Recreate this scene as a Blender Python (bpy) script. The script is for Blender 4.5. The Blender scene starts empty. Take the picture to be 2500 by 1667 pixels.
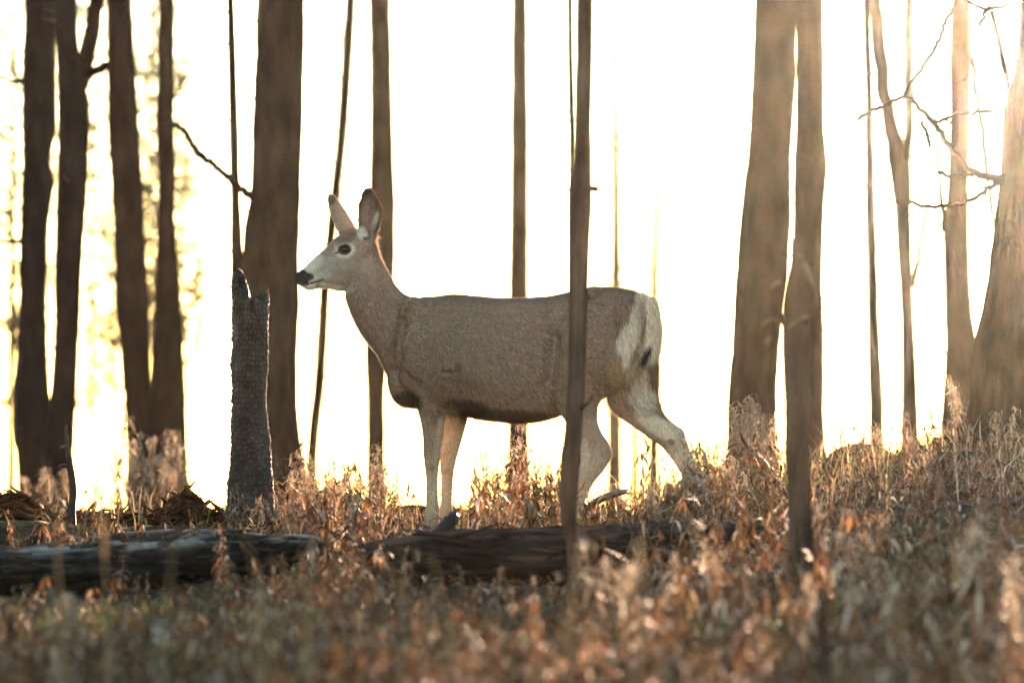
import bpy, math, random
import numpy as np
from mathutils import Vector
random.seed(7); rng = np.random.default_rng(7)

# ------------------------------------------------------------------ camera
F = 2500 * 200.0 / 36.0            # focal length in photo pixels (200 mm lens)
PITCH = math.radians(2.0)
CAM_Z = 0.0
DEER_D = 23.5
sc = bpy.context.scene
cam_data = bpy.data.cameras.new('camera'); cam = bpy.data.objects.new('camera', cam_data)
sc.collection.objects.link(cam); sc.camera = cam
cam_data.lens = 200; cam_data.sensor_width = 36; cam_data.sensor_fit = 'HORIZONTAL'
cam_data.clip_start = 0.1; cam_data.clip_end = 9000
cam.location = (0, 0, CAM_Z); cam.rotation_euler = (math.pi / 2 + PITCH, 0, 0)
cam_data.dof.use_dof = True; cam_data.dof.focus_distance = DEER_D - 0.05; cam_data.dof.aperture_fstop = 2.9

# ------------------------------------------------------------------ sky, sun, exposure
SUN_AZ, SUN_EL = math.radians(7.2), math.radians(6.3)     # azimuth to the right of the view axis
world = bpy.data.worlds.new('World'); sc.world = world; world.use_nodes = True
wn = world.node_tree
bg = wn.nodes['Background']; sky = wn.nodes.new('ShaderNodeTexSky')
sky.sky_type = 'NISHITA'; sky.sun_disc = False; sky.sun_elevation = SUN_EL; sky.sun_rotation = SUN_AZ
sky.altitude = 300; sky.air_density = 1.1; sky.dust_density = 0.25; sky.ozone_density = 1.0
wn.links.new(sky.outputs[0], bg.inputs[0]); bg.inputs[1].default_value = 0.05
sd = bpy.data.lights.new('sun', 'SUN'); sun = bpy.data.objects.new('sun', sd); sc.collection.objects.link(sun)
sd.energy = 5.0; sd.angle = math.radians(0.5); sd.color = (1.0, 0.66, 0.42)
to_sun = Vector((math.sin(SUN_AZ) * math.cos(SUN_EL), math.cos(SUN_AZ) * math.cos(SUN_EL), math.sin(SUN_EL)))
sun.rotation_euler = to_sun.to_track_quat('Z', 'Y').to_euler(); sun.location = (6, 40, 12)
sc.view_settings.view_transform = 'Standard'; sc.view_settings.look = 'None'
sc.view_settings.exposure = 4.2; sc.view_settings.gamma = 1.0
sc.render.engine = 'CYCLES'
sc.cycles.use_denoising = True
sc.cycles.max_bounces = 6; sc.cycles.diffuse_bounces = 3; sc.cycles.volume_bounces = 0
sc.cycles.transparent_max_bounces = 8

HAZE_DENSITY, HAZE_G = 0.000038, 0.972          # even haze added for the sun-side glow (box built last)

# ------------------------------------------------------------------ helpers
CP, SP = math.cos(PITCH), math.sin(PITCH)
def W(px, py, d):
    """photo pixel (2500 wide) at distance d along the view -> world point"""
    u = (px - 1250.0) / F; v = -(py - 833.5) / F
    yy = CP - v * SP; zz = SP + v * CP
    t = d / yy
    return np.array((u * t, d, zz * t + CAM_Z))
def proj(P):
    P = np.asarray(P, float)
    dz = P[:, 2] - CAM_Z
    f = P[:, 1] * CP + dz * SP; v = -P[:, 1] * SP + dz * CP
    return 1250 + F * P[:, 0] / f, 833.5 - F * v / f
def sstep(a, b, x):
    t = np.clip((np.asarray(x, float) - a) / (b - a), 0, 1); return t * t * (3 - 2 * t)

_tab = rng.random(65536).astype(np.float32)
def _h(i, j, k): return _tab[(i * 7919 + j * 104729 + k * 15485863) & 65535]
def noise3(P, s=1.0):
    P = np.asarray(P, float) * s
    i = np.floor(P).astype(np.int64); f = P - i; f = f * f * (3 - 2 * f)
    x, y, z = i[..., 0], i[..., 1], i[..., 2]; fx, fy, fz = f[..., 0], f[..., 1], f[..., 2]
    r = 0
    for a in (0, 1):
        for b in (0, 1):
            for c in (0, 1):
                w = (fx if a else 1 - fx) * (fy if b else 1 - fy) * (fz if c else 1 - fz)
                r = r + w * _h(x + a, y + b, z + c)
    return r * 2 - 1
def fbm(P, s=1.0, o=4):
    r = 0; a = 1.0
    for k in range(o):
        r = r + a * noise3(np.asarray(P) + 17.3 * k, s); s *= 2.03; a *= 0.5
    return r / 1.9

def terrain(x, y):
    x = np.asarray(x, float); y = np.asarray(y, float)
    base = np.clip(y, -60, 25.2) * 0.056 - 1.296
    base = np.where(y < 0, -1.296 + 0.02 * np.clip(y, -60, 0), base)
    over = np.clip(y - 25.2, 0, 1e9)
    drop = np.where(over < 4, 0.010 * over ** 2 - 0.024*over, 0.064 + 0.056 * (over - 4))
    drop = np.minimum(drop, 3.6 + 0.003 * over)
    right = 0.25 * sstep(0.5, 1.9, x * 25.0 / np.clip(y, 12, 28)) * sstep(15, 23, y)
    P = np.stack([x, y, 0 * x], -1)
    bump = 0.028 * noise3(P, 1.3) + 0.012 * noise3(P, 4.1) + 0.05 * noise3(P + 40, 0.35) * sstep(26, 34, np.abs(y))
    near = np.exp(-((y - 23.5) / 1.0) ** 2) * np.exp(-((x - 0.25) / 0.9) ** 2)
    return base - drop + right + bump * (1 - 0.7 * near)

COL = sc.collection
def mesh_np(name, V, faces, col=None, smooth=False, mat=None, uv=None):
    """V (n,3); faces: list of (k,m) integer arrays (tris and/or quads)"""
    me = bpy.data.meshes.new(name)
    V = np.asarray(V, np.float32)
    if not isinstance(faces, (list, tuple)): faces = [faces]
    faces = [np.asarray(f, np.int32) for f in faces if len(f)]
    loops = np.concatenate([f.ravel() for f in faces])
    sizes = np.concatenate([np.full(len(f), f.shape[1], np.int32) for f in faces])
    starts = np.concatenate([[0], np.cumsum(sizes)[:-1]]).astype(np.int32)
    me.vertices.add(len(V)); me.vertices.foreach_set('co', V.ravel())
    me.loops.add(len(loops)); me.loops.foreach_set('vertex_index', loops)
    me.polygons.add(len(sizes)); me.polygons.foreach_set('loop_start', starts)
    if smooth: me.polygons.foreach_set('use_smooth', np.ones(len(sizes), bool))
    if col is not None:
        c = np.ones((len(V), 4), np.float32); c[:, :3] = col
        a = me.color_attributes.new('col', 'FLOAT_COLOR', 'POINT'); a.data.foreach_set('color', c.ravel())
    me.update(calc_edges=True); me.validate()
    if mat: me.materials.append(mat)
    return me
def obj(name, me, parent=None, loc=None):
    o = bpy.data.objects.new(name, me); COL.objects.link(o)
    if parent is not None: o.parent = parent
    if loc is not None: o.location = loc
    return o
def tag(o, label=None, cat=None, group=None, kind=None):
    if label: o['label'] = label
    if cat: o['category'] = cat
    if group: o['group'] = group
    if kind: o['kind'] = kind
    return o
def thing(name, label, cat, loc, group=None):
    o = bpy.data.objects.new(name, None); COL.objects.link(o); o.location = loc
    o.empty_display_size = 0.1
    return tag(o, label, cat, group)
class Acc:
    """collects pieces into one mesh"""
    def __init__(s): s.V = []; s.T = []; s.Q = []; s.C = []; s.n = 0
    def add(s, V, T=None, Q=None, C=(1, 1, 1)):
        V = np.asarray(V, float); s.V.append(V)
        if T is not None and len(T): s.T.append(np.asarray(T) + s.n)
        if Q is not None and len(Q): s.Q.append(np.asarray(Q) + s.n)
        C = np.asarray(C, float); s.C.append(np.broadcast_to(C, (len(V), 3)) if C.ndim == 1 else C)
        s.n += len(V)
    def arrays(s):
        V = np.concatenate(s.V); C = np.concatenate(s.C)
        T = np.concatenate(s.T) if s.T else np.zeros((0, 3), int)
        Q = np.concatenate(s.Q) if s.Q else np.zeros((0, 4), int)
        return V, T, Q, C
    def mesh(s, name, mat=None, smooth=False):
        V, T, Q, C = s.arrays(); return mesh_np(name, V, [T, Q], C, smooth, mat)
def ring_faces(nr, ns, off=0, caps=True):
    i = np.arange(nr - 1)[:, None]; j = np.arange(ns)[None, :]; k = (j + 1) % ns
    Q = np.stack([i * ns + j, i * ns + k, (i + 1) * ns + k, (i + 1) * ns + j], -1).reshape(-1, 4) + off
    T = np.zeros((0, 3), int)
    if caps:
        a = nr * ns; j = np.arange(ns); k = (j + 1) % ns
        T = np.concatenate([np.stack([k, j, np.full(ns, a)], -1),
                            np.stack([(nr - 1) * ns + j, (nr - 1) * ns + k, np.full(ns, a + 1)], -1)]) + off
    return Q, T
def tube(path, rad, ns=6, jit=0.0):
    """round tube along a path, capped"""
    path = np.asarray(path, float); n = len(path); rad = np.broadcast_to(np.asarray(rad, float), (n,))
    t = np.gradient(path, axis=0); t /= np.linalg.norm(t, axis=1)[:, None] + 1e-12
    ref = np.array((0, 1.0, 0)) if abs(t[:, 1]).mean() < 0.8 else np.array((1.0, 0, 0))
    a = np.cross(t, ref); a /= np.linalg.norm(a, axis=1)[:, None] + 1e-12; b = np.cross(a, t)
    ph = np.arange(ns) * 2 * math.pi / ns
    V = path[:, None] + rad[:, None, None] * (np.cos(ph)[None, :, None] * a[:, None] + np.sin(ph)[None, :, None] * b[:, None])
    V = V.reshape(-1, 3)
    if jit: V = V + jit * (rng.random(V.shape) - 0.5)
    V = np.concatenate([V, path[:1], path[-1:]])
    Q, T = ring_faces(n, ns)
    return V, T, Q
def resample(pts, n):
    pts = np.asarray(pts, float); s = np.concatenate([[0], np.cumsum(np.linalg.norm(np.diff(pts, axis=0), axis=1))])
    t = np.linspace(0, s[-1], n)
    # catmull-rom-like smooth via cubic hermite
    m = np.gradient(pts, s, axis=0)
    i = np.clip(np.searchsorted(s, t, 'right') - 1, 0, len(s) - 2); h = (s[i + 1] - s[i]); u = ((t - s[i]) / h)[:, None]; h = h[:, None]
    return ((2*u**3 - 3*u**2 + 1) * pts[i] + (u**3 - 2*u**2 + u) * h * m[i] + (-2*u**3 + 3*u**2) * pts[i + 1] + (u**3 - u**2) * h * m[i + 1])

# ------------------------------------------------------------------ materials
def new_mat(name):
    m = bpy.data.materials.new(name); m.use_nodes = True
    nt = m.node_tree; return m, nt, nt.nodes['Principled BSDF'], nt.nodes['Material Output']
def N(nt, t, **k):
    n = nt.nodes.new(t)
    for a, b in k.items(): setattr(n, a, b)
    return n
def mat_attr(name, rough=0.85, transl=0.0, scale=1.0, nscale=60.0, nmix=0.35, bump=0.0, bscale=200.0, spec=0.3, stretch=(1, 1, 1), sheen=0.0):
    """colour from the mesh's own colour attribute, broken up by noise; optional translucency"""
    m, nt, p, out = new_mat(name)
    at = N(nt, 'ShaderNodeAttribute'); at.attribute_name = 'col'
    tc = N(nt, 'ShaderNodeTexCoord'); mp = N(nt, 'ShaderNodeMapping'); mp.inputs['Scale'].default_value = stretch
    nt.links.new(tc.outputs['Object'], mp.inputs['Vector'])
    no = N(nt, 'ShaderNodeTexNoise'); no.inputs['Scale'].default_value = nscale; no.inputs['Detail'].default_value = 6
    nt.links.new(mp.outputs[0], no.inputs['Vector'])
    mr = N(nt, 'ShaderNodeMapRange'); mr.inputs['From Min'].default_value = 0.3; mr.inputs['From Max'].default_value = 0.7
    mr.inputs['To Min'].default_value = 1 - nmix; mr.inputs['To Max'].default_value = 1 + nmix
    nt.links.new(no.outputs['Fac'], mr.inputs['Value'])
    mx = N(nt, 'ShaderNodeVectorMath', operation='SCALE')
    nt.links.new(at.outputs['Color'], mx.inputs[0]); nt.links.new(mr.outputs[0], mx.inputs['Scale'])
    nt.links.new(mx.outputs[0], p.inputs['Base Color'])
    p.inputs['Roughness'].default_value = rough; p.inputs['Specular IOR Level'].default_value = spec
    if sheen: p.inputs['Sheen Weight'].default_value = sheen
    if bump:
        b = N(nt, 'ShaderNodeBump'); b.inputs['Strength'].default_value = bump; b.inputs['Distance'].default_value = 0.01
        n2 = N(nt, 'ShaderNodeTexNoise'); n2.inputs['Scale'].default_value = bscale; n2.inputs['Detail'].default_value = 5
        nt.links.new(mp.outputs[0], n2.inputs['Vector']); nt.links.new(n2.outputs['Fac'], b.inputs['Height'])
        nt.links.new(b.outputs[0], p.inputs['Normal'])
    if transl:
        tr = N(nt, 'ShaderNodeBsdfTranslucent'); ms = N(nt, 'ShaderNodeMixShader'); ms.inputs[0].default_value = transl
        nt.links.new(mx.outputs[0], tr.inputs['Color'])
        nt.links.new(p.outputs[0], ms.inputs[1]); nt.links.new(tr.outputs[0], ms.inputs[2]); nt.links.new(ms.outputs[0], out.inputs['Surface'])
    return m
M_bark = mat_attr('charred_bark', rough=0.9, nscale=14, nmix=0.5, bump=0.9, bscale=55, stretch=(1, 1, 0.35), spec=0.0)
M_char = mat_attr('charcoal', rough=0.62, nscale=22, nmix=0.4, bump=0.5, bscale=120, spec=0.10)
M_log = mat_attr('weathered_wood', rough=0.8, nscale=18, nmix=0.55, bump=0.9, bscale=60, stretch=(0.12, 1, 1), spec=0.04)
M_rot = mat_attr('rotten_wood', rough=0.9, nscale=30, nmix=0.5, bump=0.6, bscale=90, spec=0.0)
M_leaf = mat_attr('dry_leaf', rough=0.7, transl=0.22, nscale=40, nmix=0.25, spec=0.06)
M_grass = mat_attr('grass_blade', rough=0.7, transl=0.3, nscale=20, nmix=0.2, spec=0.08)
M_far = mat_attr('far_tree', rough=0.9, nscale=5, nmix=0.3, spec=0.0)
M_coat = mat_attr('deer_coat', rough=0.9, nscale=160, nmix=0.22, bump=0.25, bscale=420, spec=0.1)
M_fur = mat_attr('deer_fur', rough=0.75, transl=0.45, nscale=300, nmix=0.25, spec=0.15)
def mat_plain(name, c, rough, spec=0.5):
    m, nt, p, out = new_mat(name)
    no = N(nt, 'ShaderNodeTexNoise'); no.inputs['Scale'].default_value = 90
    cr = N(nt, 'ShaderNodeValToRGB'); cr.color_ramp.elements[0].color = (*[x * 0.6 for x in c], 1); cr.color_ramp.elements[1].color = (*[x * 1.3 for x in c], 1)
    nt.links.new(no.outputs['Fac'], cr.inputs[0]); nt.links.new(cr.outputs[0], p.inputs['Base Color'])
    p.inputs['Roughness'].default_value = rough; p.inputs['Specular IOR Level'].default_value = spec
    return m
M_eye = mat_plain('deer_eye', (0.012, 0.007, 0.005), 0.06, 0.6)
M_hoof = mat_plain('deer_hoof', (0.03, 0.024, 0.02), 0.45)
M_nose = mat_plain('deer_nose', (0.022, 0.019, 0.02), 0.32)
# ------------------------------------------------------------------ ground: one sheet to the horizon
gx = np.concatenate([-np.geomspace(5, 4000, 34)[::-1], np.linspace(-4.8, 4.8, 130), np.geomspace(5, 4000, 34)])
gy = np.concatenate([-np.geomspace(3, 3000, 20)[::-1], np.linspace(-2, 10, 14), np.linspace(10.4, 36, 230), np.geomspace(36.5, 6000, 60)])
X, Y = np.meshgrid(gx, gy); Z = terrain(X, Y); V = np.stack([X, Y, Z], -1).reshape(-1, 3)
nx, ny = len(gx), len(gy); i = np.arange(ny - 1)[:, None]; j = np.arange(nx - 1)[None]
q = np.stack([i * nx + j, i * nx + j + 1, (i + 1) * nx + j + 1, (i + 1) * nx + j], -1).reshape(-1, 4)
gn = fbm(V, .9, 3)[:, None] * .5 + .5
gc = np.array((.030, .020, .013)) * (1 - gn) + np.array((.055, .038, .022)) * gn
gm = np.clip(fbm(V + 30, 0.7, 3)[:, None] * 2.2 - .2, 0, 1) * .6
gc = gc * (1 - gm) + np.array((.045, .055, .022)) * gm
tag(obj('ground', mesh_np('ground', V, [q], gc, True, mat_attr('forest_floor', rough=1, nscale=25, nmix=.6, bump=1, bscale=30, spec=0.0))), kind='structure')

# ------------------------------------------------------------------ burned trees
def trunk_mesh(name, d, prof, ztop, col, flare=0.25, ns=30, rough_=0.05, seed=0, ytilt=0.0, broken=False, dz=0.03, mat=None, root_z=None, furrow=.004):
    """prof: (photo y, left x, right x) down the visible stem; carried on above the frame and down into the ground"""
    pr = sorted(prof, key=lambda a: -a[0])                       # from the foot up
    pts = []
    for py, xl, xr in pr:
        c = W((xl + xr) / 2, py, d); pts.append((c[2], c[0], (xr - xl) / 2 * d / F))
    zb = (float(terrain(np.array(pts[0][1]), np.array(d))) if root_z is None else root_z) - .12
    pts = np.array(pts)
    if zb < pts[0, 0]:
        pts = np.concatenate([[(zb, pts[0, 1], pts[0, 2] * (1 + flare))], pts])
    z1, x1, r1 = pts[-1]; zz, xx, rr = pts[-min(3, len(pts))]
    sl = (x1 - xx) / max(z1 - zz, .3) * .6
    if ztop > z1 + .3:
        for f in (.3, .65, 1.0):
            z = z1 + (ztop - z1) * f; pts = np.concatenate([pts, [(z, x1 + sl * (z - z1), max(r1 * (1 - .72 * f), .012))]])
    n = int(np.clip((pts[-1, 0] - pts[0, 0]) / dz, 20, 330))
    # dense rings in the visible part, sparse above
    zvis = min(W(1250, -60, d)[2], pts[-1, 0]); nv_ = int(n * .8); zs = np.concatenate([np.linspace(pts[0, 0], zvis, nv_), np.linspace(zvis, pts[-1, 0], max(6, n - nv_))[1:]]) if pts[-1, 0] > zvis + .2 else np.linspace(pts[0, 0], pts[-1, 0], n)
    cx = np.interp(zs, pts[:, 0], pts[:, 1]); r = np.interp(zs, pts[:, 0], pts[:, 2])
    k = np.ones(5) / 5; sm = lambda a: np.convolve(np.pad(a, 2, 'edge'), k, 'valid'); cx = sm(sm(cx)); r = sm(sm(r))
    ph = np.arange(ns) * 2 * math.pi / ns
    Pn = np.stack([np.cos(ph)[None] * 3 + seed + 0 * zs[:, None], np.sin(ph)[None] * 3 + 0 * zs[:, None], zs[:, None] * 2.2 + 0 * ph[None]], -1)
    Pf = np.stack([np.cos(ph)[None] * 9 + seed * 2 + 0 * zs[:, None], np.sin(ph)[None] * 9 + 0 * zs[:, None], zs[:, None] * 7 + 0 * ph[None]], -1)
    Pg = np.stack([np.cos(ph)[None] * 16 + seed * 3 + 0 * zs[:, None], np.sin(ph)[None] * 16 + 0 * zs[:, None], zs[:, None] * 20 + 0 * ph[None]], -1)
    rad = r[:, None] * (1 + rough_ * fbm(Pn, .5, 2) + rough_ * 1.0 * noise3(Pf, .8)) - .0035 * np.clip(noise3(Pg, .8) - .1, 0, 1)
    Ph = np.stack([np.cos(ph)[None] * 13 + seed * 3 + 0 * zs[:, None], np.sin(ph)[None] * 13 + 0 * zs[:, None], zs[:, None] * 3.2 + 0 * ph[None]], -1)
    fu = np.abs(noise3(Ph, .8)); rad = rad - furrow * np.exp(-(fu / .16) ** 2) * np.minimum(1, r[:, None] / .05)
    V = np.stack([cx[:, None] + rad * np.cos(ph)[None], d + ytilt * (zs[:, None] - zs[0]) + rad * np.sin(ph)[None], zs[:, None] + 0 * ph[None]], -1)
    if broken:
        V[-1, :, 2] += .05 * rng.random(ns); V[-2, :, 2] += .03 * rng.random(ns)
    V = V.reshape(-1, 3); c0 = np.array((cx[0], d, zs[0])); c1 = V[-ns:].mean(0)
    o = np.array((cx[0], d, zs[0] + .12))
    V = np.concatenate([V, [c0], [c1]]) - o
    Q, T = ring_faces(len(zs), ns)
    Cn = fbm(np.concatenate([(Pf * .45).reshape(-1, 3), np.zeros((2, 3))]), 1, 3)[:, None]
    col = np.array(col); cc = col * (1 + .35 * Cn)
    ash = np.clip(fbm(np.concatenate([(Pn * .6 + 7).reshape(-1, 3), np.zeros((2, 3))]), 1, 3)[:, None] - .15, 0, 1)
    cc = cc * (1 - ash * .6) + np.array((.070, .052, .044)) * ash * .6 * (col.mean() / .04)
    return mesh_np(name, V, [T, Q], np.clip(cc, .008, 1), True, mat or M_bark), o
def stub(A, p, dirv, L, r, col=(.03, .025, .022), bend=.3, n=6):
    dirv = np.array(dirv, float); dirv /= np.linalg.norm(dirv)
    pts = [p + dirv * L * t + np.array((0, 0, bend * L * t * t)) + rng.normal(size=3) * .012 * L * (t > 0) for t in np.linspace(0, 1, n)]
    A.add(*tube(pts, r * (1 - .75 * np.linspace(0, 1, n)), 6), col)
DARK = (.007, .0052, .0047); BROWN = (.022, .0155, .013); MID = (.0125, .009, .0078); WARM = (.032, .021, .017)
def tree(label, d, prof, ztop=7.5, col=MID, stubs=6, branches=(), group='burned trees', ytilt=0.0, seed=None, rough_=.05, flare=.25, ns=30, crown=True, twigs=0, tw_px=(0, 1000), furrow=.004):
    seed = seed if seed is not None else rng.uniform(0, 90)
    me, o = trunk_mesh('burned_trunk', d, prof, ztop, col, flare, ns, rough_, seed, ytilt, furrow=furrow)
    root = thing('burned_tree', label, 'tree', o, group)
    obj('trunk', me, root)
    ys = [p[0] for p in prof]
    def at(py):
        pr = sorted(prof); xl = np.interp(py, [p[0] for p in pr], [p[1] for p in pr]); xr = np.interp(py, [p[0] for p in pr], [p[2] for p in pr])
        return xl, xr
    for k in range(stubs):                                       # broken branch stubs
        py = rng.uniform(max(0, min(ys)), max(ys) - 150); xl, xr = at(py); a = rng.uniform(0, 2 * math.pi); r = (xr - xl) / 2 * d / F
        p = W((xl + xr) / 2, py, d) + np.array((math.cos(a), math.sin(a), 0)) * r * .75
        A = Acc(); stub(A, p - o, (math.cos(a), math.sin(a), rng.uniform(-.2, .4)), rng.uniform(.02, .10) + r * .35, rng.uniform(.005, .011))
        obj('branch_stub', A.mesh('branch_stub', M_bark), root)
    for br in branches:                                          # traced dead branches: list of (px, py, width px), depth offset
        pts, dof = br; n = len(pts)
        P = np.array([W(x, y, d + dof * t / (n - 1)) for t, (x, y, w) in enumerate(pts)]); R = np.array([max(w, 7) * .62 * d / F for _, _, w in pts])
        PR = resample(np.concatenate([P, R[:, None]], 1), n * 5)
        PR[:, :3] += rng.normal(size=(len(PR), 3)) * .0035
        A = Acc(); A.add(*tube(PR[:, :3] - o, np.clip(PR[:, 3], .001, 1), 7), np.array(col) * 1.0)
        bo_ = obj('branch', A.mesh('dead_branch', M_bark, True), root); A = Acc()
        for q_ in range(n * 2 if n > 3 else 0):                                  # knots and short twigs
            m = rng.integers(2, len(PR) - 1); dv = rng.normal(size=3); stub(A, PR[m, :3] - o, dv, rng.uniform(.01, .05), max(PR[m, 3] * .5, .001), np.array(col), .2, 4)
        if A.n: obj('twigs', A.mesh('branch_twigs', M_bark, True), bo_)['kind'] = 'stuff'
    if crown:                                                    # dead limbs above the frame
        z0 = W(1250, -120, d)[2]; A = Acc(); top = W(*((at(min(ys))[0] + at(min(ys))[1]) / 2, min(ys)), d)
        pr = sorted(prof)
        for k in range(10):
            z = rng.uniform(z0, ztop * .97)
            V_ = np.empty(len(me.vertices) * 3, np.float32)
            a = rng.uniform(0, 2 * math.pi)
            f = (z - top[2]) / (ztop - top[2]); x = top[0]; r = (pr[0][2] - pr[0][1]) / 2 * d / F
            zz = pr[min(2, len(pr) - 1)]; c2 = W((zz[1] + zz[2]) / 2, zz[0], d); sl = (top[0] - c2[0]) / max(top[2] - c2[2], .3) * .6
            p = np.array((x + sl * (z - top[2]), d + ytilt * (z - o[2]), z))
            stub(A, p - o, (math.cos(a), math.sin(a), rng.uniform(-.1, .3)), rng.uniform(.3, .9) * (1.1 - f * .6), max(r * .18, .006), np.array(col), -.15, 7)
        co = obj('dead_limbs', A.mesh('dead_limbs', M_bark), root); co['kind'] = 'stuff'
    if twigs:                                                    # thin dead twigs down the stem
        A = Acc()
        for k in range(twigs):
            py = rng.uniform(*tw_px); xl, xr = at(py); a = rng.uniform(0, 2 * math.pi)
            stub(A, W((xl + xr) / 2, py, d) - o, (math.cos(a), math.sin(a), rng.uniform(-.5, .3)), rng.uniform(.10, .45), rng.uniform(.003, .007), np.array(col), rng.uniform(-.5, .2), 6)
        co = obj('twigs', A.mesh('dead_twigs', M_bark), root); co['kind'] = 'stuff'
    return root

tree('thick black burned trunk with two short side twigs, one of a close black pair', 34.0,
     [(-40, 64, 142), (0, 62, 138), (134, 56, 134), (312, 54, 136), (401, 55, 120), (433, 54, 134), (535, 51, 118), (625, 49, 116), (700, 48, 114), (823, 45, 113), (957, 38, 122), (1046, 37, 126), (1180, 46, 130)], 8.5, DARK,
     branches=[([(58, 197, 13), (40, 199, 8), (15, 195, 7), (-20, 186, 5)], -.1), ([(54, 590, 12), (30, 590, 8), (0, 588, 6), (-25, 585, 4)], -.1)])
tree('black burned trunk standing tight against a thicker black one, forked near its top', 33.0,
     [(-40, 128, 185), (0, 132, 187), (134, 138, 192), (178, 140, 207), (268, 142, 219), (401, 141, 214), (491, 137, 210), (640, 134, 200), (823, 134, 192), (957, 126, 185), (1046, 112, 183), (1150, 104, 176)], 8.0, DARK,
     branches=[([(196, 215, 30), (205, 175, 34), (222, 90, 32), (236, 0, 30), (246, -90, 26)], .1), ([(212, 185, 20), (240, 172, 18), (262, 160, 16)], -.15)])
tree('grey-brown burned trunk with a darker stem pressed against its side', 36.0,
     [(-40, 256, 311), (0, 259, 312), (178, 262, 320), (312, 263, 328), (535, 277, 346), (600, 277, 352), (823, 290, 352), (980, 304, 355), (1113, 308, 360)], 8.6, MID)
tree('thin nearly black stem pressed behind a grey-brown burned trunk', 38.0,
     [(0, 300, 322), (312, 312, 340), (535, 318, 352), (700, 328, 362), (860, 330, 364), (980, 334, 366), (1120, 336, 372)], 7.4, DARK)
tree('straight dark burned trunk swelling towards its foot, blurred shrubs at its base', 35.0,
     [(-40, 390.7, 425.3), (0, 389.7, 425.3), (312, 382.4, 425.6), (420, 386.4, 429.6), (535, 386.6, 425.4), (640, 382.1, 432.9), (823, 376.4, 446.6), (957, 362.7, 452.3), (1113, 362.4, 458.6)], 8.0, MID, twigs=10, tw_px=(150, 700))
tree('slim straight sapling rising behind the charred stump', 30.0,
     [(-40, 551.2, 570.8), (0, 553.8, 571.2), (130, 556.2, 575.8), (312, 559.7, 581.3), (491, 563.7, 585.3), (625, 563.8, 593.2), (900, 567.0, 600.0), (1150, 567.5, 610.5)], 6.0, BROWN, stubs=8)
tree('thick brown burned trunk with a long drooping dead branch, behind the charred stump', 29.5,
     [(-60, 632, 744), (0, 629, 743), (134, 625, 741), (357, 616, 737), (469, 611, 734), (540, 602, 731), (625, 594, 728), (760, 592, 731), (868, 592, 725), (1000, 592, 726), (1069, 590, 729), (1113, 586, 738), (1180, 574, 752)], 9.5, BROWN,
     branches=[([(655, 493, 24), (630, 485, 19), (600, 470, 15), (562, 437, 13), (520, 402, 12), (487, 375, 14), (468, 352, 11), (451, 321, 9), (430, 308, 7), (397, 303, 4)], -.55)], stubs=10)
tree('thin crooked pole of a tree leaning away beside the doe\'s muzzle', 37.0,
     [(-40, 846.0, 874.0), (0, 844.0, 868.0), (130, 835.5, 861.5), (319, 823.5, 849.5), (450, 808.5, 834.5), (570, 795.5, 821.5), (712, 779.5, 805.5), (850, 771.0, 799.0), (925, 767.0, 795.0), (1030, 755.0, 783.0), (1110, 748.5, 774.5)], 5.5, MID, stubs=12, twigs=16, tw_px=(0, 900))
tree('burned trunk half hidden by the doe\'s neck and near ear', 36.0,
     [(-40, 900.6, 952.4), (0, 901.6, 953.4), (160, 903.6, 955.4), (319, 903.5, 959.5), (478, 901.1, 964.9), (640, 906.4, 964.6), (760, 899.4, 957.6), (850, 890.4, 948.6), (960, 896.1, 937.9), (1090, 896.0, 940.0)], 8.2, BROWN, twigs=8, tw_px=(0, 500))
tree('straight slender burned trunk standing behind the middle of the doe\'s back', 36.0,
     [(-40, 1251.0, 1287.0), (0, 1251.0, 1287.0), (319, 1248.6, 1289.4), (638, 1245.3, 1289.7), (850, 1243.1, 1289.9), (1060, 1239.7, 1291.3), (1150, 1237.2, 1294.8)], 7.0, BROWN)
tree('very thin straight stem rising just behind the foreground sapling', 33.0,
     [(-40, 1384.0, 1400.0), (0, 1383.0, 1399.0), (160, 1385.0, 1401.0), (319, 1388.5, 1406.5), (640, 1393.0, 1413.0), (1000, 1398.5, 1420.5), (1130, 1400.0, 1424.0)], 4.5, BROWN, stubs=10, ns=12)
tree('crooked brown sapling in front of the doe\'s hindquarters', 19.1,
     [(-60, 1409, 1450), (0, 1408, 1448), (319, 1403, 1443), (440, 1396, 1444), (478, 1391, 1446), (600, 1389, 1440), (744, 1387, 1435), (957, 1385, 1430), (1063, 1376, 1421), (1170, 1361, 1414), (1220, 1362, 1411), (1260, 1368, 1408), (1318, 1382, 1414), (1400, 1388, 1424)], 5.5, (.050, .033, .026), stubs=2, ns=36, flare=.5,
     branches=[([(1448, 462, 13), (1456, 461, 9), (1460, 460, 5)], -.02)])
tree('thick pinkish-brown burned trunk, the leaning one of the close pair past the doe\'s rump', 28.5,
     [(-60, 1848, 1945), (0, 1844, 1944), (175, 1837, 1943), (300, 1832, 1936), (386, 1826, 1930), (440, 1816, 1931), (526, 1809, 1931), (667, 1798, 1925), (842, 1789, 1900), (947, 1781, 1893), (1095, 1776, 1897), (1180, 1766, 1906)], 9.5, WARM, stubs=10, flare=.2)
tree('upright burned trunk, partner of the leaning thick one, its foot flared onto the grass', 27.8,
     [(-60, 1944, 2007), (0, 1944, 2009), (210, 1944, 2010), (316, 1944, 2012), (400, 1940, 2019), (526, 1938, 2009), (700, 1936, 2005), (842, 1934, 2012), (1000, 1926, 2010), (1095, 1920, 2014), (1150, 1912, 2026), (1190, 1904, 2046)], 9.0, WARM, stubs=6, flare=.15)
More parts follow.
